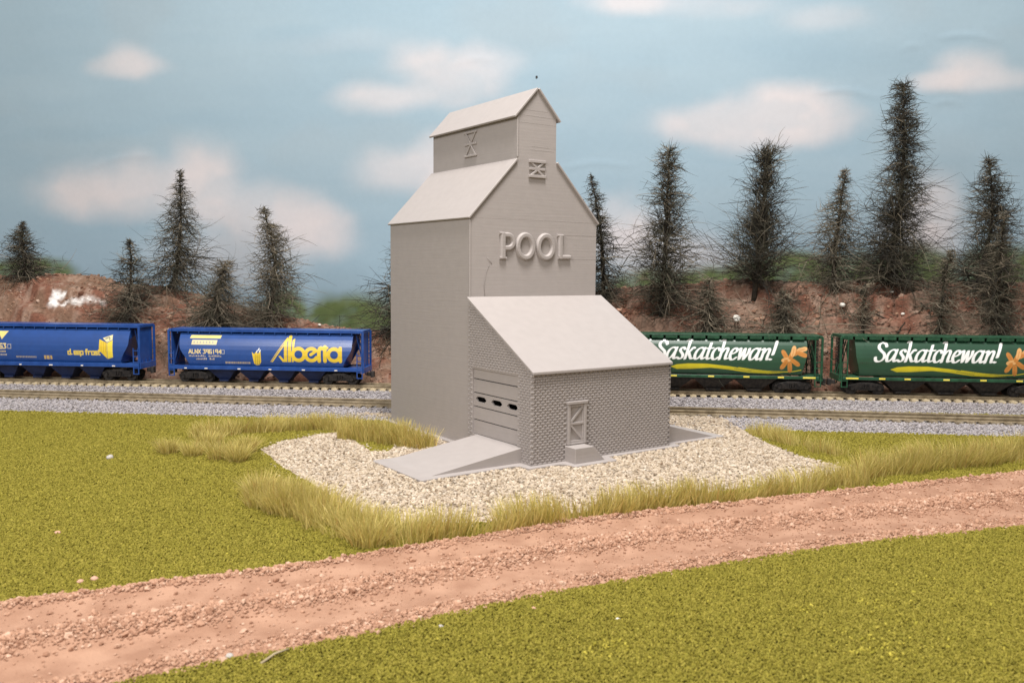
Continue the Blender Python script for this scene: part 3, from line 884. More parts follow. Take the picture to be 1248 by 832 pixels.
# soil colours: pale dusty crest, redder broken faces, a bare white plaster patch on the left
nse = fbm(X * .8, Y * 1.2, 4, 61); n2 = fbm(X * 3.2, Y * 3.2, 4, 63)
red = np.array([.185, .082, .054]); brown = np.array([.200, .120, .081]); dust = np.array([.33, .232, .178])
mix1 = sstep(.35, .65, nse)[..., None]; Cc = red * (1 - mix1) + brown * mix1
mix2 = (sstep(.48, .8, n2) * .7)[..., None]; Cc = Cc * (1 - mix2) + dust * mix2
rightw = (.35 * sstep(0, 8, X) * sstep(.3, .6, nse))[..., None]; Cc = Cc * (1 - rightw) + dust * rightw
EMB_M = noise_mat('embankment_soil', .75, 1.2, 6.0, 6, rough=.95, bump=.8, bscale=7, bdist=.08, attr='soil', spec=.15)


def emb_hit(px, py):
    """where the line of sight through a pixel meets the embankment"""
    d = ray(px, py)
    for t in np.linspace(38, 60, 1600):
        p = np.array([d[0] * t, d[1] * t, CAM_H + d[2] * t])
        if p[1] > toe(p[0]) and p[2] <= emb(p[0], p[1]): return p
    p = on_line(px, py, 43.75 + CREST_OFF)
    p[2] = emb(p[0], p[1])
    return p


for (ax, ay), (bx, by), wd in (((60, 366), (92, 367), .02), ((92, 367), (128, 370), .025), ((66, 359), (80, 358), .03), ((58, 372), (72, 362), .02)):
    pa, pb = emb_hit(ax, ay), emb_hit(bx, by)
    e = pb - pa; L2 = e[0] ** 2 + e[1] ** 2
    t = np.clip(((X - pa[0]) * e[0] + (Y - pa[1]) * e[1]) / L2, 0, 1)
    dd = np.hypot(X - pa[0] - t * e[0], (Y - pa[1] - t * e[1]) * .55) + .09 * (fbm(X * 4, Y * 4, 3, 66) - .5)
    mk = sstep(wd + .035, wd - .03, dd)[..., None]
    Cc = Cc * (1 - mk) + np.array([.80, .77, .74]) * mk
Cc = np.concatenate([Cc, np.ones(Cc.shape[:2] + (1,))], -1)
tag(link('embankment_terrain', np_mesh('embankment_terrain', np.stack([X, Y, Z], -1).reshape(-1, 3), grid_faces(nx, ny), {'soil': ('FLOAT_COLOR', Cc.reshape(-1, 4))}), EMB_M, smooth=True), kind='structure')

# ------------------------------------------------------------------ painted sky board behind the layout
SKY_Y0 = 57.0
nx, ny = 560, 260
xs = np.linspace(-75, 75, nx); zs_ = np.linspace(-1, 42, ny)
X = np.repeat(xs[None], ny, 0); Z = np.repeat(zs_[:, None], nx, 1)
SU = SKY_Y0 / F_PX


def blob(cx, cy, rx, ry, soft=.55, seed=0, amp=.35):
    p = on_line(cx, cy, SKY_Y0)
    wx = amp * 2.2 * (fbm(X * .28, Z * .28, 4, 70 + seed) - .5); wz = amp * 2.2 * (fbm(X * .28 + 40, Z * .28, 4, 90 + seed) - .5)
    d = np.hypot((X - p[0]) / (rx * SU) + wx, (Z - p[2]) / (ry * SU) + wz)
    return sstep(1.0 + soft * .7, 1.0 - soft, d)


clouds = [(160, 70, 34, 20, .9), (158, 82, 48, 12, .8), (590, 80, 44, 22, .6), (525, 80, 48, 22, .75), (475, 120, 54, 16, .85), (560, 108, 56, 20, .6),
          (495, 210, 62, 26, .85), (530, 190, 40, 28, .8), (100, 235, 58, 30, .85), (160, 230, 70, 34, .8), (245, 205, 40, 34, .9), (255, 240, 80, 34, .85), (330, 265, 72, 36, .8), (390, 285, 40, 30, .9), (280, 310, 110, 34, .45),
          (920, 150, 96, 27, .95), (945, 128, 62, 24, .95), (860, 150, 50, 18, .8), (970, 160, 48, 20, .9), (1185, 82, 32, 20, .8), (1200, 94, 52, 13, .8), (1150, 98, 34, 11, .7),
          (770, 3, 60, 15, .75), (870, 6, 90, 13, .3), (1010, 22, 55, 14, .35), (1135, 255, 34, 36, .8), (1130, 290, 48, 45, .75), (755, 285, 44, 40, .8), (800, 310, 60, 40, .55), (850, 318, 45, 26, .5), (430, 50, 90, 14, .12)]
Mc = np.zeros(X.shape)
for i, (cx, cy, rx, ry, st) in enumerate(clouds):
    Mc = 1 - (1 - Mc) * (1 - st * blob(cx, cy, rx * 1.0, ry * 1.04, .72, i % 5, .42))
Mc = np.clip(Mc * (.86 + .28 * fbm(X * .5, Z * .8, 4, 99)), 0, 1)
zrel = np.clip((Z - 4) / 20, 0, 1)
streak = fbm(X * .10, Z * .55, 4, 101); patch = fbm(X * .12, Z * .22, 3, 105)
deep, pale, grey = np.array(lin(138, 162, 177)[:3]), np.array(lin(152, 172, 184)[:3]), np.array(lin(150, 166, 176)[:3])
k = np.clip(.25 + .55 * zrel + .9 * (streak - .5), 0, 1)[..., None]
Cs = deep * (1 - k) + pale * k
k = (.55 * sstep(.52, .72, patch) * sstep(.2, .7, zrel))[..., None]; Cs = Cs * (1 - k) + grey * k
k = (.5 * blob(375, 45, 60, 13, .8, 2))[..., None]; Cs = Cs * (1 - k) + np.array(lin(140, 165, 180)[:3]) * k
cl = np.array(lin(199, 194, 196)[:3]); cg = np.array(lin(182, 186, 192)[:3])
kk = sstep(.4, .65, fbm(X * .4, Z * .5, 3, 111))[..., None]
Ccl = cl * (1 - kk * .6) + cg * kk * .6
Cs = Cs * (1 - Mc[..., None]) + Ccl * Mc[..., None]
# painted scrub low on the board
scr = np.zeros(X.shape)
for i, (cx, cy, rx, ry) in enumerate([(30, 335, 66, 20), (450, 392, 74, 36), (395, 400, 36, 22), (345, 385, 34, 38), (790, 352, 60, 26), (880, 352, 90, 30), (970, 346, 80, 34), (1060, 344, 80, 40), (1120, 342, 60, 38), (1240, 338, 60, 40), (1400, 340, 130, 34), (-120, 335, 110, 24), (620, 380, 160, 40)]):
    scr = np.maximum(scr, blob(cx, cy, rx, ry, .35, i % 4, .3))
scr = np.clip(scr * (.58 + .8 * fbm(X * 1.4, Z * 1.4, 4, 121)), 0, 1)[..., None]
gk = fbm(X * 2.2, Z * 2.2, 4, 125)[..., None]
Cs = Cs * (1 - scr) + (np.array(lin(70, 88, 52)[:3]) * (1 - gk) + np.array(lin(108, 120, 78)[:3]) * gk) * scr
# slack creases in the board
Yo = np.zeros(X.shape)
for (ax, ay), (bx, by), hgt in (((1000, 113), (1065, 118), .05), ((1150, 46), (1210, 50), .06), ((1100, 62), (1120, 58), .05), ((690, 205), (760, 202), .04), ((1140, 128), (1170, 128), .05), ((560, 78), (600, 74), .03), ((110, 205), (180, 190), .03)):
    pa, pb = on_line(ax, ay, SKY_Y0), on_line(bx, by, SKY_Y0)
    e = pb - pa; t = ((X - pa[0]) * e[0] + (Z - pa[2]) * e[2]) / (e[0] ** 2 + e[2] ** 2)
    dd = (Z - pa[2] - t * e[2]) - .25 * np.sin(np.clip(t, 0, 1) * 3.1)
    Yo += -.6 * hgt * np.exp(-(dd / .16) ** 2) * sstep(-.3, .2, t) * sstep(1.3, .8, t)
Yo += .25 * (fbm(X * .12, Z * .12, 3, 131) - .5)
Y = SKY_Y0 + KTR * X + Yo
C4 = np.concatenate([Cs, np.ones(Cs.shape[:2] + (1,))], -1)
SKYM = noise_mat('painted_sky_board', .985, 1.015, 3.0, 5, rough=.85, bump=.15, bscale=10, attr='paint', spec=.2)
tag(link('sky', np_mesh('sky', np.stack([X, Y, Z], -1).reshape(-1, 3), grid_faces(nx, ny), {'paint': ('FLOAT_COLOR', C4.reshape(-1, 4))}), SKYM, smooth=True), kind='structure')
pn = on_line(654, 94, SKY_Y0 - .04)
MBp = MB(); MBp.cyl(pn, .07, (0, 1, 0), .12, 12)
tag(MBp.build('pin_head', BLACK), 'tiny black pin head stuck in the sky board above the elevator ridge', 'pin')

# ------------------------------------------------------------------ tracks
def track(name, y0, k, ztop, sleeper_h, smat, spacing, label):
    root = empty(name, (0, y0, 0), math.atan(k), label, 'railway track', 'tracks behind the elevator')
    z_sl = ztop - .17
    m0 = None
    for s in (-1, 1):
        m = MB()
        y = s * .425
        m.prism([(y - .075, z_sl), (y + .075, z_sl), (y + .075, z_sl + .03), (y + .02, z_sl + .05), (y + .02, z_sl + .12), (y + .055, z_sl + .12), (y + .055, ztop), (y - .055, ztop), (y - .055, z_sl + .12), (y - .02, z_sl + .12), (y - .02, z_sl + .05), (y - .075, z_sl + .03)], 'x', -60, 60)
        m.build('rail', RAILM, root)
    rr = random.Random(name + str(y0))
    xs = [i * spacing for i in range(-int(55 / spacing), int(55 / spacing) + 1)]
    xs.sort(key=abs)
    near, rest = xs[:100], xs[100:]
    proto = None
    for x in near:
        if proto is None:
            m = MB(); m.box(-.145, .145, -.72, .72, -sleeper_h, 0)
            for s in (-1, 1):
                for q in (-.12, .12): m.box(-.06, .06, s * .425 + q - .035, s * .425 + q + .035, 0, .035)
            proto = o = m.build('sleeper', smat, root, bevel=.012)
        else:
            o = proto.copy(); COL.objects.link(o); o.parent = root
        o.location = (x + rr.uniform(-.02, .02), rr.uniform(-.02, .02), z_sl - .001)
        o.rotation_euler = (0, 0, rr.uniform(-.03, .03))
    m = MB()
    for x in rest: m.box(x - .145, x + .145, -.72, .72, z_sl - sleeper_h, z_sl - .001)
    o = m.build('sleepers', smat, root, bevel=.012); o['kind'] = 'stuff'
    return root


track('railway_track', FRONT_Y0, FK, .36, .18, SLEEPER_D, .49, 'empty weathered railway track nearer the elevator, brown sleepers in ballast')
track('railway_track', REAR_Y0, KTR, REAR_RAIL, .16, SLEEPER, .49, 'railway track at the embankment foot, carrying the hopper cars')

# ------------------------------------------------------------------ scatter of loose material
def lump(name, mat, seed, sub=1, sq=(1, 1, .7), jit=.25):
    bm = bmesh.new(); bmesh.ops.create_icosphere(bm, subdivisions=sub, radius=.5)
    r = random.Random(seed)
    for v in bm.verts:
        f = 1 + r.uniform(-jit, jit); v.co = Vector((v.co.x * sq[0] * f, v.co.y * sq[1] * f, v.co.z * sq[2] * f))
    me = bpy.data.meshes.new(name); bm.to_mesh(me); bm.free(); me.materials.append(mat)
    return bpy.data.objects.new(name, me)


def scatter(name, P, S, variants, label=None, cat=None, tilt=.6):
    """one stuff object whose points carry instances of a few small meshes"""
    P = np.asarray(P); n = len(P)
    me = bpy.data.meshes.new(name); me.vertices.add(n); me.vertices.foreach_set('co', np.ascontiguousarray(P, np.float32).ravel())
    for nm, typ, dat in (('rot', 'FLOAT_VECTOR', np.stack([RNG.uniform(-tilt, tilt, n), RNG.uniform(-tilt, tilt, n), RNG.uniform(0, 6.28, n)], 1)), ('size', 'FLOAT', S), ('which', 'INT', RNG.integers(0, len(variants), n))):
        a = me.attributes.new(nm, typ, 'POINT')
        a.data.foreach_set('vector' if typ == 'FLOAT_VECTOR' else 'value', np.ascontiguousarray(dat, np.int32 if typ == 'INT' else np.float32).ravel())
    o = bpy.data.objects.new(name, me); COL.objects.link(o)
    cc = bpy.data.collections.new(name + '_pieces')
    for v in variants: cc.objects.link(v)
    ng = bpy.data.node_groups.new(name + '_scatter', 'GeometryNodeTree')
    ng.interface.new_socket('Geometry', in_out='INPUT', socket_type='NodeSocketGeometry'); ng.interface.new_socket('Geometry', in_out='OUTPUT', socket_type='NodeSocketGeometry')
    N = ng.nodes.new; L = ng.links.new
    gi, go = N('NodeGroupInput'), N('NodeGroupOutput')
    ci = N('GeometryNodeCollectionInfo'); ci.inputs['Collection'].default_value = cc; ci.inputs['Separate Children'].default_value = True; ci.inputs['Reset Children'].default_value = True
    ip = N('GeometryNodeInstanceOnPoints'); ip.inputs['Pick Instance'].default_value = True
    def na(nm, dt):
        q = N('GeometryNodeInputNamedAttribute'); q.data_type = dt; q.inputs['Name'].default_value = nm; return q.outputs['Attribute']
    e2r = N('FunctionNodeEulerToRotation'); L(na('rot', 'FLOAT_VECTOR'), e2r.inputs[0])
    L(gi.outputs[0], ip.inputs['Points']); L(ci.outputs[0], ip.inputs['Instance']); L(na('which', 'INT'), ip.inputs['Instance Index'])
    L(e2r.outputs[0], ip.inputs['Rotation']); L(na('size', 'FLOAT'), ip.inputs['Scale']); L(ip.outputs[0], go.inputs[0])
    md = o.modifiers.new('scatter', 'NODES'); md.node_group = ng
    tag(o, label, cat, kind='stuff')
    return o


def rand_mat(name, cols, rough=.9, bump=0):
    """base colour chosen per piece"""
    m, nt, b = new_mat(name); L = nt.links.new
    oi = nd(nt, 'ShaderNodeObjectInfo'); r = nd(nt, 'ShaderNodeValToRGB'); L(oi.outputs['Random'], r.inputs[0])
    r.color_ramp.interpolation = 'LINEAR'
    el_ = r.color_ramp.elements
    while len(el_) < len(cols): el_.new(.5)
    for i, c in enumerate(cols): el_[i].position = i / (len(cols) - 1); el_[i].color = tuple(c) + (1,)
    tc = nd(nt, 'ShaderNodeTexCoord'); n = nd(nt, 'ShaderNodeTexNoise', i_Scale=3.0, i_Detail=3.0); L(tc.outputs['Object'], n.inputs['Vector'])
    mr = nd(nt, 'ShaderNodeMapRange'); mr.inputs[3].default_value = .75; mr.inputs[4].default_value = 1.25; L(n.outputs['Fac'], mr.inputs[0])
    vm = nd(nt, 'ShaderNodeVectorMath', operation='SCALE'); L(r.outputs[0], vm.inputs[0]); L(mr.outputs[0], vm.inputs['Scale']); L(vm.outputs[0], b.inputs['Base Color'])
    b.inputs['Roughness'].default_value = rough; b.inputs['Specular IOR Level'].default_value = .2
    return m


GRAV = rand_mat('gravel_stone', [(.20, .14, .09), (.45, .365, .27), (.55, .46, .36), (.34, .265, .185), (.49, .41, .31), (.26, .21, .16), (.62, .54, .44)])
BALL = rand_mat('ballast_stone', [(.17, .155, .158), (.355, .325, .33), (.285, .262, .272), (.43, .40, .40), (.235, .205, .19), (.375, .348, .36)])
CLOD = rand_mat('dirt_clod', [(.285, .150, .095), (.43, .252, .168), (.36, .198, .127), (.54, .36, .26)])
EMBC = rand_mat('embankment_clod', [(.13, .055, .035), (.24, .125, .08), (.36, .22, .15), (.16, .085, .055), (.42, .30, .23)])
TURF = rand_mat('turf_foam', [(.160, .139, .017), (.235, .198, .027), (.185, .165, .022), (.30, .25, .045), (.135, .120, .014)])
TURF2 = rand_mat('turf_foam_yellow', [(.34, .29, .04), (.44, .37, .06), (.28, .25, .03)])

# gravel
def bed_z(q, y0f, y1f, h, sl0, sl1): return h * sstep(0, sl0, q[:, 1] - y0f(q[:, 0])) * sstep(0, sl1, y1f(q[:, 0]) - q[:, 1])


def pts_in(poly, dens, z):
    P = np.array(poly); lo, hi = P.min(0), P.max(0)
    n = int((hi - lo).prod() * dens); q = RNG.uniform(lo, hi, (n, 2))
    q = q[inside(P, q[:, 0], q[:, 1])]
    return q


def outside_elevator(q, mrg=.0):
    c, s = math.cos(PHI), math.sin(PHI); x, y = q[:, 0] + 1.4911, q[:, 1] - 30.1598
    u, v = c * x + s * y, -s * x + c * y
    return ~(inside(np.array(plate), u, v) | ((u > 0) & (u < W) & (v > -FW) & (v < D)))


q = pts_in(PAD, 190, 0); q = q[outside_elevator(q)]
# a few stones stray over the edge of the pad
e = RNG.integers(0, len(PADA), 900); t = RNG.random(900)[:, None]
st = PADA[e] * t + PADA[e - 1] * (1 - t) + RNG.normal(0, .22, (900, 2)); st = st[outside_elevator(st)]
q = np.vstack([q, st])
S = RNG.uniform(.07, .14, len(q)); Pz = np.concatenate([q, (.002 + .034 * RNG.random(len(q)) + bed_z(q, front_near, front_far, .10, 1.2, .4))[:, None]], 1)
scatter('gravel', Pz, S, [lump('gravel_stone', GRAV, i, 1, (1.15, .9, .75), .24) for i in range(6)], 'pale crushed gravel around the grey elevator', 'gravel')
# ballast
def strip_pts(y0f, y1f, x0, x1, dens):
    n = int((x1 - x0) * 5.0 * dens); x = RNG.uniform(x0, x1, n); a, b = y0f(x), y1f(x); w = b - a
    keep = RNG.random(n) < w / 5.0; x, a, w = x[keep], a[keep], w[keep]
    return np.stack([x, a + w * RNG.random(len(x))], 1)




q1 = strip_pts(lambda x: front_near(x) - .1, front_far, -36, 36, 105); z1 = bed_z(q1, front_near, front_far, .10, 1.2, .4)
d = q1[:, 1] - (FRONT_Y0 + FK * q1[:, 0]); kp = ~((np.abs(d) < .84) & (RNG.random(len(q1)) < .80)) & ~(np.abs(np.abs(d) - .425) < .12); q1, z1 = q1[kp], z1[kp]
kp = outside_elevator(q1) & ~inside(PADA, q1[:, 0], q1[:, 1]); q1, z1 = q1[kp], z1[kp]
kp = ~((q1[:, 0] > 7) & (q1[:, 1] > FRONT_Y0 + FK * q1[:, 0] + .95) & (RNG.random(len(q1)) < .75)); q1, z1 = q1[kp], z1[kp]
q2 = strip_pts(rear_near, lambda x: toe(x) + .5, -36, 36, 105); z2 = bed_z(q2, rear_near, lambda x: toe(x) + 1.2, .24, 1.3, .3)
d = q2[:, 1] - (REAR_Y0 + KTR * q2[:, 0]); kp = ~(np.abs(d) < .80); q2, z2 = q2[kp], z2[kp]
q = np.vstack([q1, q2]); z = np.concatenate([z1, z2])
scatter('ballast', np.concatenate([q, (z + .02 + .03 * RNG.random(len(q)))[:, None]], 1), RNG.uniform(.065, .125, len(q)), [lump('ballast_stone', BALL, 20 + i, 1, (1.1, .95, .8), .22) for i in range(5)], 'grey railway ballast under both tracks', 'ballast')

# turf granules
def turf_pts(x0, x1, y0, y1, dens):
    n = int((x1 - x0) * (y1 - y0) * dens); q = np.stack([RNG.uniform(x0, x1, n), RNG.uniform(y0, y1, n)], 1)
    if dens > 100: q = q[RNG.random(n) < np.minimum(1, (17 / q[:, 1]) ** 1.35)]
    lim = 2.5 + np.abs(q[:, 1]) * .66
    q = q[np.abs(q[:, 0]) < lim]
    t = road_t(q[:, 0], q[:, 1]); jg = .05 * (fbm(q[:, 0] * 3, q[:, 1] * 3, 3, 141) - .5)
    keep = ((t + jg < -.005) | (t + jg > 1.005)) & (q[:, 1] < front_near(q[:, 0]) + .05) & ~inside(PADA, q[:, 0], q[:, 1]) & outside_elevator(q)
    return q[keep]


q = np.vstack([turf_pts(-26, 30, 10.5, 40, 1500), strip_pts(lambda x: FRONT_Y0 + FK * x + .98, rear_near, 2, 32, 300)])
dist = q[:, 1]
S = (.024 + .00125 * dist) * RNG.uniform(.75, 1.45, len(q))
scatter('turf', np.concatenate([q, (.012 + .03 * RNG.random(len(q)))[:, None]], 1), S, [lump('turf_crumb', TURF, 40 + i, 1, (1.5, .7, .7), .40) for i in range(6)], 'short olive green turf on both sides of the dirt road', 'turf', tilt=1.5)
# pale yellow flecks in the turf
fl = []
for cx, cy, n_, sp in ((735, 795, 30, .28), (1080, 745, 24, .5), (1060, 780, 30, .4), (985, 745, 14, .2), (1070, 800, 30, .3), (1125, 725, 22, .8), (1190, 800, 12, .6)):
    p = g(cx, cy); fl.append(np.stack([RNG.normal(p[0], sp, n_), RNG.normal(p[1], sp * .8, n_)], 1))
q = np.vstack(fl + [turf_pts(-26, 30, 11, 36, .22)])
qq = q[(road_t(q[:, 0], q[:, 1]) < -.03) | (road_t(q[:, 0], q[:, 1]) > 1.03)]
scatter('turf_flecks', np.concatenate([qq, np.full((len(qq), 1), .05)], 1), RNG.uniform(.04, .085, len(qq)), [lump('turf_fleck', TURF2, 60 + i, 1, (1.3, .7, .6), .4) for i in range(3)], 'pale yellow flecks lying in the olive turf', 'turf flecks', tilt=1.5)

# clods on the road
n = 520000
x = RNG.uniform(-12, 24, n); t = RNG.random(n)
w = sstep(.13, .0, t) * .8 + sstep(.89, .98, t) * 1.0 + np.exp(-((t - .52) / .09) ** 2) * .85 + .016
clump = sstep(.38, .62, fbm(x * 1.3, t * 6, 3, 151))
kp = RNG.random(n) < w * (.40 + .60 * clump); x, t = x[kp], t[kp]
t = t + RNG.normal(0, .012, len(t)) + np.where((t < .05) | (t > .95), RNG.normal(0, .02, len(t)), 0)
y = edge_y(RS, x) + (edge_y(RN, x) - edge_y(RS, x)) * t
z = np.where((t > 0) & (t < 1), road_h(x, y, t) * sstep(-.02, .09, t) * sstep(1.02, .96, t) + .018, .03)
S = RNG.gamma(2.0, .0175, len(x)).clip(.016, .16)
scatter('road_clods', np.stack([x, y, z], 1), S, [lump('dirt_clod', CLOD, 80 + i, 1, (1.1, .95, .8), .28) for i in range(6)], 'loose reddish crumbs along the dirt road ruts and edges', 'dirt crumbs')
# crumbs on the embankment
n = 15000
x = RNG.uniform(-36, 36, n); v = RNG.uniform(-.1, 6.5, n); y = toe(x) + v; z = emb(x, y)
kp = RNG.random(n) < (.25 + .75 * sstep(.42, .6, fbm(x * .9, y * .9, 3, 161))); x, y, z = x[kp], y[kp], z[kp]
scatter('embankment_crumbs', np.stack([x, y, z], 1), RNG.gamma(2.0, .05, len(x)).clip(.05, .35), [lump('embankment_clod', EMBC, 100 + i, 1, (1.2, .9, .75), .3) for i in range(6)], 'loose reddish brown rubble on the embankment slope', 'rubble')

# ------------------------------------------------------------------ tall grass: bent tapering blades
GRASS, gnt, gb = new_mat('tall_grass_blades')
ga = nd(gnt, 'ShaderNodeAttribute', attribute_name='blade'); gnt.links.new(ga.outputs['Color'], gb.inputs['Base Color'])
gb.inputs['Roughness'].default_value = .6; gb.inputs['Specular IOR Level'].default_value = .25
gt = nd(gnt, 'ShaderNodeBsdfTranslucent'); gnt.links.new(ga.outputs['Color'], gt.inputs['Color'])
gm = nd(gnt, 'ShaderNodeMixShader'); gm.inputs[0].default_value = .38
gnt.links.new(gb.outputs[0], gm.inputs[1]); gnt.links.new(gt.outputs[0], gm.inputs[2]); gnt.links.new(gm.outputs[0], gnt.nodes['Material Output'].inputs['Surface'])


def tall_grass(name, roots, H, lean, label, straw=.5):
    """roots: N x 2 ground points, H: heights, lean: N x 2 outward lean"""
    n = len(roots)
    az = RNG.uniform(0, 6.28, n); amt = np.abs(RNG.normal(0, .30, n))
    dx = np.cos(az) * amt + lean[:, 0]; dy = np.sin(az) * amt + lean[:, 1]
    wv = RNG.uniform(.010, .019, n)
    fa = az + RNG.uniform(0, 3.14, n); wx, wy = np.cos(fa), np.sin(fa) * .5
    K = 4; Vs = []
    for k_ in range(K + 1):
        s = k_ / K
        bx = roots[:, 0] + dx * H * (s ** 1.7); by = roots[:, 1] + dy * H * (s ** 1.7); bz = H * (s - .18 * (dx ** 2 + dy ** 2) * s * s)
        w_ = wv * (1 - .85 * s)
        Vs.append(np.stack([bx - wx * w_, by - wy * w_, bz], 1)); Vs.append(np.stack([bx + wx * w_, by + wy * w_, bz], 1))
    V = np.stack(Vs, 1).reshape(-1, 3)
    base = (np.arange(n) * 2 * (K + 1))[:, None]
    Fq = np.concatenate([base + np.array([2 * k_, 2 * k_ + 1, 2 * k_ + 3, 2 * k_ + 2])[None] for k_ in range(K)], 1).reshape(-1, 4)
    c1, c2, c3 = np.array([.40, .345, .065]), np.array([.74, .61, .24]), np.array([.50, .34, .11])
    m1 = np.clip(RNG.normal(straw, .28, n), 0, 1)[:, None]; C = c1 * (1 - m1) + c2 * m1
    br = (RNG.random(n) < .10)[:, None]; C = np.where(br, c3, C) * RNG.uniform(.8, 1.2, (n, 1))
    C = np.repeat(np.concatenate([C, np.ones((n, 1))], 1), 2 * (K + 1), 0)
    return tag(link(name, np_mesh(name, V, Fq, {'blade': ('FLOAT_COLOR', C)}), GRASS), label, 'tall grass', kind='stuff')


def grass_strip(path, wid, per_u, hgt, clump=1.0, seed=0):
    """path of ground points, half widths; returns roots, heights, lean"""
    P = np.array([g(*q)[:2] for q in path]); Wd = np.array(wid, float)
    seg = np.linalg.norm(np.diff(P, axis=0), axis=1); cum = np.concatenate([[0], np.cumsum(seg)])
    area = cum[-1] * 2 * Wd.mean(); n = int(area * per_u)
    s = RNG.uniform(0, cum[-1], n); c = np.stack([np.interp(s, cum, P[:, 0]), np.interp(s, cum, P[:, 1])], 1)
    d = np.stack([np.interp(s + .05, cum, P[:, 0]) - np.interp(s - .05, cum, P[:, 0]), np.interp(s + .05, cum, P[:, 1]) - np.interp(s - .05, cum, P[:, 1])], 1)
    d /= np.linalg.norm(d, axis=1)[:, None] + 1e-9; nr = np.stack([-d[:, 1], d[:, 0]], 1)
    w_ = np.interp(s, cum, Wd)
    u = RNG.uniform(-1, 1, n)
    edge = .35 * (fbm(s * 1.8, u * 0 + seed, 3, 171 + seed) - .5) * 2
    roots = c + nr * (u * w_ * (1 + edge))[:, None]
    cl = fbm(roots[:, 0] * 1.6, roots[:, 1] * 1.6, 2, 181 + seed)
    kp = RNG.random(n) < np.clip(.15 + 2.2 * (cl - .28), .05, 1); roots, u, nr, cl = roots[kp], u[kp], nr[kp], cl[kp]
    H = hgt * RNG.uniform(.55, 1.12, len(roots)) * (.72 + .55 * cl) * (1 - .25 * u ** 2)
    lean = nr * (u * .42 + RNG.normal(0, .1, len(u)))[:, None]
    # blades of one tuft lean apart from its middle
    gx = (vnoise(roots[:, 0] * 1.6 + .2, roots[:, 1] * 1.6, 2) - .5); gy = (vnoise(roots[:, 0] * 1.6, roots[:, 1] * 1.6 + .2, 5) - .5)
    lean = lean + np.stack([gx, gy], 1) * .5
    return roots, H, lean


def grass_tuft(px, py, rad, n, hgt):
    p = g(px, py); r = rad * np.sqrt(RNG.random(n)); a = RNG.uniform(0, 6.28, n)
    off = np.stack([np.cos(a) * r, np.sin(a) * r], 1)
    return p[:2] + off, hgt * RNG.uniform(.55, 1.1, n), off / rad * RNG.uniform(.35, .9, (n, 1))


GD = 620
parts = [grass_strip([(235, 536), (290, 528), (340, 524), (390, 522), (440, 527)], [.45, .7, .75, .6, .5], GD, .62, seed=1),
         grass_strip([(412, 535), (450, 536), (490, 539), (522, 547)], [.12, .70, .8, .35], GD * 1.2, .80, seed=2)]
for a in ((205, 553, .32, 442, .55), (235, 556, .3, 391, .5), (268, 560, .34, 476, .6), (290, 563, .30, 510, .62), (300, 552, .3, 561, .6), (255, 545, .4, 510, .55)): parts.append(grass_tuft(*a))
R_, H_, L_ = [np.concatenate(q) for q in zip(*parts)]
tall_grass('tall_grass', R_, H_, L_, 'straw green grass clumps along the far left corner of the gravel', .52)
parts = [grass_strip([(310, 611), (345, 618), (390, 630), (425, 648), (470, 660), (520, 660)], [.55, .75, .75, .65, .55, .5], GD, .72, seed=3),
         grass_strip([(312, 592), (342, 606), (382, 627), (422, 645)], [.3, .40, .35, .3], GD, .62, seed=7),
         grass_strip([(500, 658), (560, 652), (630, 645), (700, 634), (780, 622), (860, 614), (940, 605), (1005, 597), (1065, 587)], [.45, .40, .36, .36, .36, .36, .36, .38, .45], GD, .72, seed=4)]
for a in ((318, 606, .4, 510, .6), (345, 624, .4, 544, .66), (450, 664, .4, 544, .62)): parts.append(grass_tuft(*a))
R_, H_, L_ = [np.concatenate(q) for q in zip(*parts)]
tall_grass('tall_grass', R_, H_, L_, 'long straw green grass between the gravel and the dirt road', .55)
parts = [grass_strip([(1040, 582), (1090, 574), (1140, 568), (1200, 562), (1260, 555), (1340, 548)], [.55, .7, .7, .75, .8, .8], GD * .9, .80, seed=5),
         grass_strip([(918, 528), (950, 538), (990, 550), (1030, 559)], [.35, .42, .35, .3], GD, .62, seed=6)]
R_, H_, L_ = [np.concatenate(q) for q in zip(*parts)]
tall_grass('tall_grass', R_, H_, L_, 'tall straw grass by the right edge beyond the gravel corner', .52)

# ------------------------------------------------------------------ wiry conifers
def wood(name, cols):
    m, nt, b = new_mat(name); a = nd(nt, 'ShaderNodeAttribute', attribute_name='twig'); nt.links.new(a.outputs['Color'], b.inputs['Base Color'])
    b.inputs['Roughness'].default_value = .75; b.inputs['Specular IOR Level'].default_value = .25
    return m


TWIG = wood('dry_twigs', None)
BARK = noise_mat('dark_bark', (.018, .014, .010, 1), (.055, .043, .030, 1), 5, rough=.9, bump=.6, bscale=12)


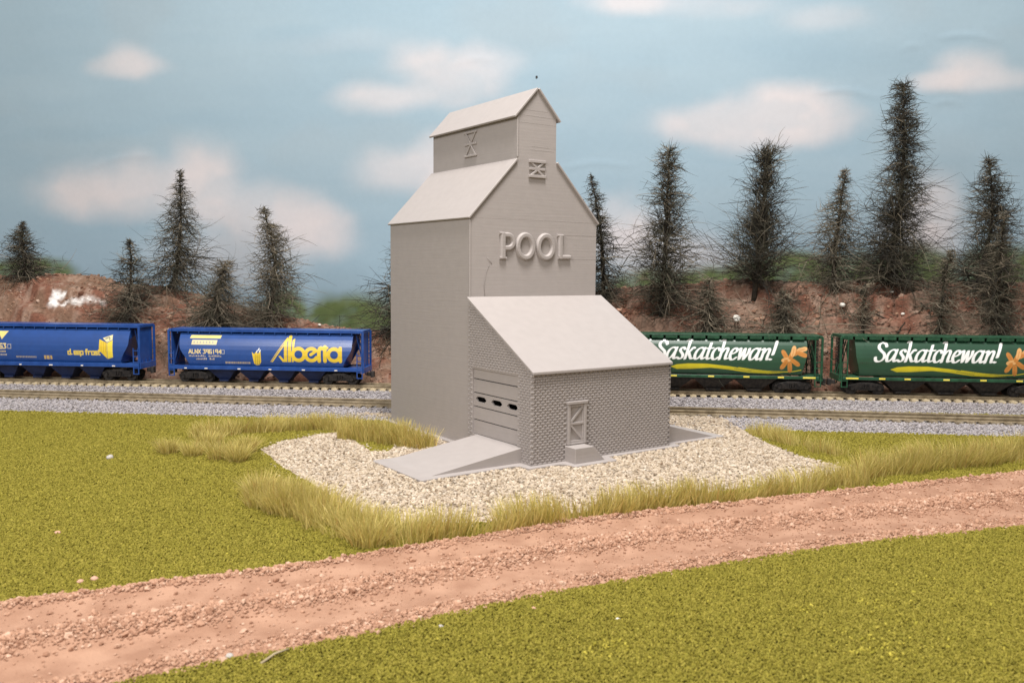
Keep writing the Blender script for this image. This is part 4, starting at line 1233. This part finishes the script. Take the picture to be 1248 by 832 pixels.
def twigs(S0, D0, Ln, droop, curl, rad, C, K=4):
    """bundle of curved, tapering three-sided wires"""
    n = len(S0); P = [S0]; Dv = D0.copy(); step = (Ln / K)[:, None]
    for k_ in range(K):
        P.append(P[-1] + Dv * step)
        Dv = Dv + np.stack([curl[:, 0], curl[:, 1], -droop], 1) * (1.0 / K)
        Dv /= np.linalg.norm(Dv, axis=1)[:, None]
    up = np.array([0, 0, 1.0]); side = np.cross(D0, up); side /= np.linalg.norm(side, axis=1)[:, None] + 1e-6; nrm = np.cross(side, D0)
    Vs = []
    for k_, p in enumerate(P):
        r = (rad * (1 - .75 * k_ / K))[:, None]
        for j in range(3):
            a = 2.094 * j; Vs.append(p + (side * math.cos(a) + nrm * math.sin(a)) * r)
    V = np.stack(Vs, 1).reshape(-1, 3); b = (np.arange(n) * 3 * (K + 1))[:, None]
    Fl = []
    for k_ in range(K):
        for j in range(3): Fl.append(b + np.array([k_ * 3 + j, k_ * 3 + (j + 1) % 3, (k_ + 1) * 3 + (j + 1) % 3, (k_ + 1) * 3 + j])[None])
    Fq = np.concatenate(Fl, 1).reshape(-1, 4)
    return V, Fq, np.repeat(C, 3 * (K + 1), 0), P


def conifer(px, py, tx, ty, hw, style, label, n=1100, tint=0, low=.0, group='dead conifers on the embankment', name='dead_conifer'):
    base = emb_hit(px, py)
    scale = base[1] / F_PX
    H = (py - ty) * scale; R = hw * scale * 1.36; n = int(n * .60); lean = (tx - px) * scale
    root = empty(name, tuple(base), RNG.uniform(0, .01), label, 'conifer' if name == 'dead_conifer' else 'bush', group)
    sx = RNG.normal(0, .03 * H, 2)
    def axis(s): return np.stack([lean * s + sx[0] * np.sin(s * 3.1), sx[1] * np.sin(s * 3.1), H * .985 * s], -1)
    MB().tube([axis(np.array(s)) for s in np.linspace(-.04, .99, 12)], list(np.linspace(.015 * H + .04, .015, 12)), 7).build('trunk', BARK, root, True)
    s = low + (1 - low) * RNG.random(n) ** (1.15 if style != 'column' else .95)
    if style == 'cone': rad = R * (.06 + .98 * (1 - s) ** 1.05)
    elif style == 'column': rad = R * np.interp(s, [0, .12, .3, .55, .72, .8, .9, 1], [.80, 1.0, 1.0, .80, .48, .30, .46, .28])
    elif style == 'egg': rad = R * np.interp(s, [0, .08, .2, .4, .65, .8, .92, 1], [.30, .80, 1.05, .90, .60, .36, .42, .25])
    elif style == 'tiers': rad = R * np.interp(s, [0, .15, .32, .36, .52, .58, .74, .8, 1], [.85, 1.05, .95, .55, .78, .38, .55, .28, .22])
    else: rad = R * np.interp(s, [0, .35, .6, 1], [1.0, .75, .4, .12])
    az_ = RNG.uniform(0, 6.283, n)
    clump = (.42 + .95 * vnoise(s * 11, s * 0 + px, 3)) * (.7 + .6 * vnoise(az_ * 1.3 + 50, s * 9, 8))
    Ln = rad * clump * RNG.uniform(.45, 1.15, n)
    az = az_
    el_up = {'cone': -.25, 'column': .10, 'egg': .55, 'tiers': .05, 'bush': -.5}[style]
    el_ = el_up + RNG.normal(0, .38, n) + (.5 * s if style == 'cone' else .25 * s)
    D0 = np.stack([np.cos(az) * np.cos(el_), np.sin(az) * np.cos(el_), np.sin(el_)], 1)
    S0 = axis(s) + D0 * .02
    droop = RNG.normal({'cone': .45, 'column': .35, 'egg': -.15, 'tiers': .30, 'bush': .25}[style], .35, n)
    curl = RNG.normal(0, .95, (n, 2))
    pal = [np.array([.036, .032, .025]), np.array([.105, .090, .064]), np.array([.062, .060, .040]), np.array([.24, .20, .145])]
    wts = [[.30, .34, .20, .16], [.52, .26, .17, .05], [.12, .38, .15, .35]][tint]
    C = np.array(pal)[RNG.choice(4, n, p=wts)] * RNG.uniform(.7, 1.3, (n, 1)); C = np.concatenate([C, np.ones((n, 1))], 1)
    V, Fq, Cv, P = twigs(S0, D0, Ln, droop, curl, RNG.uniform(.014, .030, n), C, 5)
    allV, allF, allC, off = [V], [Fq], [Cv], len(V)
    # side twigs leaving each wire
    for pos, cnt in ((1, 1), (2, 1), (3, 1), (4, 1)):
        sel = RNG.random(n) < .62
        S1 = P[pos][sel]; m_ = len(S1)
        dd = P[pos + 1][sel] - P[pos][sel]; dd /= np.linalg.norm(dd, axis=1)[:, None] + 1e-9
        D1 = dd + RNG.normal(0, .95, (m_, 3)); D1 /= np.linalg.norm(D1, axis=1)[:, None]
        L1 = rad[sel] * RNG.uniform(.25, .85, m_) + .10
        v, f, c, _ = twigs(S1, D1, L1, RNG.normal(.3, .8, m_), RNG.normal(0, 1.5, (m_, 2)), RNG.uniform(.011, .020, m_), C[sel], 5)
        allV.append(v); allF.append(f + off); allC.append(c); off += len(v)
    # a few long stray wires
    k_ = 10; s2 = RNG.uniform(.15, .95, k_); a2 = RNG.uniform(0, 6.28, k_)
    D2 = np.stack([np.cos(a2), np.sin(a2), RNG.normal(.1, .3, k_)], 1); D2 /= np.linalg.norm(D2, axis=1)[:, None]
    v, f, c, _ = twigs(axis(s2), D2, R * RNG.uniform(.7, 1.1, k_) * (1.15 - s2), RNG.normal(.2, .9, k_), RNG.normal(0, 1.4, (k_, 2)), np.full(k_, .017), C[:k_], 8)
    allV.append(v); allF.append(f + off); allC.append(c)
    me = np_mesh('crown', np.vstack(allV), np.vstack(allF), {'twig': ('FLOAT_COLOR', np.vstack(allC))})
    link('crown', me, TWIG, root)
    return root


conifer(33, 340, 30, 270, 33, 'cone', 'squat dark conifer on the embankment, leftmost of all', 760, 1)
conifer(154, 394, 161, 291, 44, 'cone', 'thin conifer rising just above the end of the carton car', 620, 0)
conifer(211, 351, 222, 208, 52, 'cone', 'tallest conifer left of the elevator, with a long stray twig', 900, 0)
conifer(257, 404, 277, 316, 62, 'bush', 'low bushy conifer leaning right behind the Alberta car', 900, 2)
conifer(324, 402, 323, 253, 60, 'cone', 'broad conifer with a bare pointed tip behind the Alberta lettering', 1000, 2)
conifer(482, 408, 488, 284, 62, 'cone', 'conifer half hidden by the left wall of the elevator', 700, 1)
conifer(735, 372, 717, 212, 44, 'cone', 'conifer showing past the right wall of the elevator below its eave', 800, 1)
conifer(806, 384, 811, 183, 42, 'column', 'dense columnar conifer, first clear of the elevator on the right', 1300, 0)
conifer(919, 362, 929, 189, 52, 'egg', 'dark egg shaped conifer with upswept curling wires on a short bare stem', 1300, 1, .08)
conifer(1015, 352, 1025, 207, 56, 'cone', 'pale brown conifer close beside the tallest dark one', 900, 2)
conifer(1080, 345, 1090, 104, 60, 'tiers', 'tallest conifer of all, dark and shaggy, reaching the upper clouds', 2000, 1)
conifer(1190, 350, 1196, 194, 50, 'tiers', 'dark tiered conifer on the crest near the right edge', 1100, 1)
conifer(1216, 408, 1216, 259, 45, 'cone', 'slim conifer in front of the tiered one near the right edge', 900, 0)
conifer(1145, 405, 1155, 304, 44, 'cone', 'small ragged conifer low on the slope left of the slim one', 480, 2)
G2 = 'dry bushes on the embankment slope'
conifer(862, 410, 864, 338, 74, 'bush', 'dry bush like a splayed claw left of the white disc', 420, 2, .1, G2, 'dry_bush')
conifer(955, 410, 953, 353, 66, 'bush', 'low tangled dry bush above the gap between the green cars', 480, 2, .05, G2, 'dry_bush')
conifer(1052, 408, 1053, 345, 22, 'column', 'small upright dry bush under the tallest conifer', 200, 2, .1, G2, 'dry_bush')

# dry twig litter strewn over the slope, thickest below the right-hand trees
n = 9000
x = RNG.uniform(-30, 34, n); v = RNG.uniform(.2, 5.2, n); y = toe(x) + v; z = emb(x, y)
kp = RNG.random(n) < np.where(x > 3, .85, .16) * sstep(.36, .58, fbm(x * .8, y * .8, 3, 191)); x, y, z = x[kp], y[kp], z[kp]; n = len(x)
a = RNG.uniform(0, 6.28, n); D0 = np.stack([np.cos(a), np.sin(a) * .6, RNG.normal(.25, .25, n)], 1); D0 /= np.linalg.norm(D0, axis=1)[:, None]
C = np.array([[.05, .038, .026], [.11, .085, .058], [.20, .16, .11]])[RNG.choice(3, n, p=[.5, .35, .15])] * RNG.uniform(.7, 1.3, (n, 1))
V, Fq, Cv, _ = twigs(np.stack([x, y, z + .02], 1), D0, RNG.uniform(.25, .9, n), RNG.normal(.4, .4, n), RNG.normal(0, .8, (n, 2)), RNG.uniform(.010, .022, n), np.concatenate([C, np.ones((n, 1))], 1), 4)
tag(link('twig_litter', np_mesh('twig_litter', V, Fq, {'twig': ('FLOAT_COLOR', Cv)}), TWIG), 'dry twig litter strewn over the embankment slope', 'twig litter', kind='stuff')

# fallen sticks and pale stones
def stick(name, pts, r, label, cat, mat=BARK, group=None):
    m = MB(); m.tube(pts, [r, r * .9, r * .7][:len(pts)] if len(pts) == 3 else r, 6)
    return tag(m.build(name, mat, None, True), label, cat, group)


DRY = noise_mat('dry_stick', (.30, .24, .15, 1), (.42, .34, .22, 1), 3, rough=.8)
GS = 'fallen sticks on the embankment'
for a, b, lab in (((1066, 383), (1095, 401), 'long dark stick lying diagonally right of the small upright bush'), ((1092, 411), (1103, 394), 'short dark stick crossing the end of the long one'), ((1122, 370), (1134, 385), 'short dark stick on the slope left of the ragged small conifer'), ((1134, 409), (1154, 389), 'pale stick leaning at the foot of the ragged small conifer')):
    pa, pb = emb_hit(*a), emb_hit(*b)
    pa[2] += .04; pb[2] += .06
    stick('stick', [pa, (pa + pb) / 2 + np.array([0, 0, .08]), pb], .04, lab, 'stick', DRY if 'pale' in lab else BARK, GS)
pa, pb = g(318, 808, .05), g(352, 790, .09)
stick('stick', [pa, (pa + pb) / 2 + np.array([0, 0, .04]), pb], .022, 'thin straw coloured stick at the near road edge, lower left', 'stick', DRY)


def stone(px, py, size, label, mat, on='emb', sq=(1.1, .9, .7), seed=0, group=None):
    p = emb_hit(px, py) if on == 'emb' else g(px, py)
    o = lump('stone', mat, seed, 2, sq, .12); COL.objects.link(o)
    o.location = (p[0], p[1] - (size * .5 if on == 'emb' else 0), p[2] + size * .3); o.scale = (size,) * 3; o.rotation_euler = (0, 0, seed * 1.3)
    o.data.polygons.foreach_set('use_smooth', [True] * len(o.data.polygons))
    return tag(o, label, 'stone', group)


GREYST = noise_mat('grey_stone', (.36, .33, .30, 1), (.52, .48, .44, 1), 4, rough=.9, bump=.4)
PINKST = noise_mat('pink_stone', (.50, .28, .19, 1), (.62, .38, .28, 1), 4, rough=.9, bump=.4)
GE, GT = 'pale stones on the embankment', 'stray stones on the turf'
p_ = emb_hit(895, 392)
m = MB(); m.cyl((0, 0, 0), .19, (0, 1, 0), .06, 20)
o = tag(m.build('disc', WHITE, bevel=.015), 'round white disc on the slope between two dry bushes', 'disc'); o.location = (p_[0], p_[1] - .45, p_[2] + .22); o.rotation_euler = (-.5, 0, .2)
for i, (x, y, s_, lab) in enumerate(((1025, 374, .36, 'largest pale stone on the slope, left of the small upright bush'), (1086, 357, .2, 'small pale stone just below the crest beside the tallest conifer'), (1099, 384, .22, 'pale stone touching the long dark stick'), (390, 397, .2, 'pale stone on the crest above the Alberta lettering'), (754, 380, .3, 'pinkish stone peeking past the annexe roof edge'))):
    stone(x, y, s_, lab, WHITE if i != 4 else PINKST, 'emb', seed=i + 1, group=GE)
for i, (x, y, s_, lab, mt) in enumerate(((134, 560, .26, 'flat grey stone on the far turf, left', GREYST), (70, 651, .14, 'pinkish stone on the turf far left, well off the road', PINKST), (98, 711, .14, 'left of two pink crumbs on the turf beside the road', PINKST), (115, 708, .16, 'right of two pink crumbs on the turf beside the road', PINKST), (753, 756, .085, 'tiny white stone in the near turf', WHITE), (280, 802, .14, 'pale stone in crumbs at the near road edge', GREYST), (650, 743, .1, 'pinkish white stone at the near road edge, centre', PINKST), (12, 796, .12, 'white chip in the road at the left edge', WHITE), (537, 765, .1, 'white grey stone on the near turf just off the road', GREYST), (938, 634, .1, 'white chip in the road right of centre', WHITE))):
    stone(x, y, s_, lab, mt, 'g', seed=i + 11, group=GT if i < 7 else None)

# ------------------------------------------------------------------ light
w = bpy.data.worlds.new('World'); scene.world = w; w.use_nodes = True
bg = w.node_tree.nodes['Background']; bg.inputs['Color'].default_value = (1.0, .965, .93, 1); bg.inputs['Strength'].default_value = .37


def area(name, loc, target, sx, sy, power, col):
    d = bpy.data.lights.new(name, 'AREA'); d.shape = 'RECTANGLE'; d.size = sx; d.size_y = sy; d.energy = power; d.color = col
    o = bpy.data.objects.new(name, d); COL.objects.link(o); o.location = loc
    o.rotation_euler = (Vector(target) - Vector(loc)).to_track_quat('-Z', 'Y').to_euler()
    return o


area('ceiling_lamp', (4, 15, 64), (1, 33, 2), 16, 13, 66000, (1.0, .965, .935))
area('fill_lamp', (-24, -16, 30), (0, 34, 6), 26, 20, 21500, (1.0, .965, .935))  # fill light added from the front left to brighten the walls

# ------------------------------------------------------------------ camera
cam = bpy.data.cameras.new('Camera'); co = bpy.data.objects.new('Camera', cam); COL.objects.link(co)
cam.sensor_width = 36; cam.lens = F_PX / 1248 * 36; cam.clip_start = .1; cam.clip_end = 400
R = Matrix.Rotation(math.pi / 2 - PITCH, 4, 'X') @ Matrix.Rotation(ROLL, 4, 'Z')
co.matrix_world = Matrix.Translation((0, 0, CAM_H)) @ R
cam.dof.use_dof = True; cam.dof.focus_distance = 34; cam.dof.aperture_fstop = .62
scene.camera = co
scene.view_settings.view_transform = 'Standard'; scene.view_settings.look = 'None'; scene.view_settings.exposure = 0; scene.view_settings.gamma = 1
scene.cycles.use_denoising = True
scene.cycles.max_bounces = 6
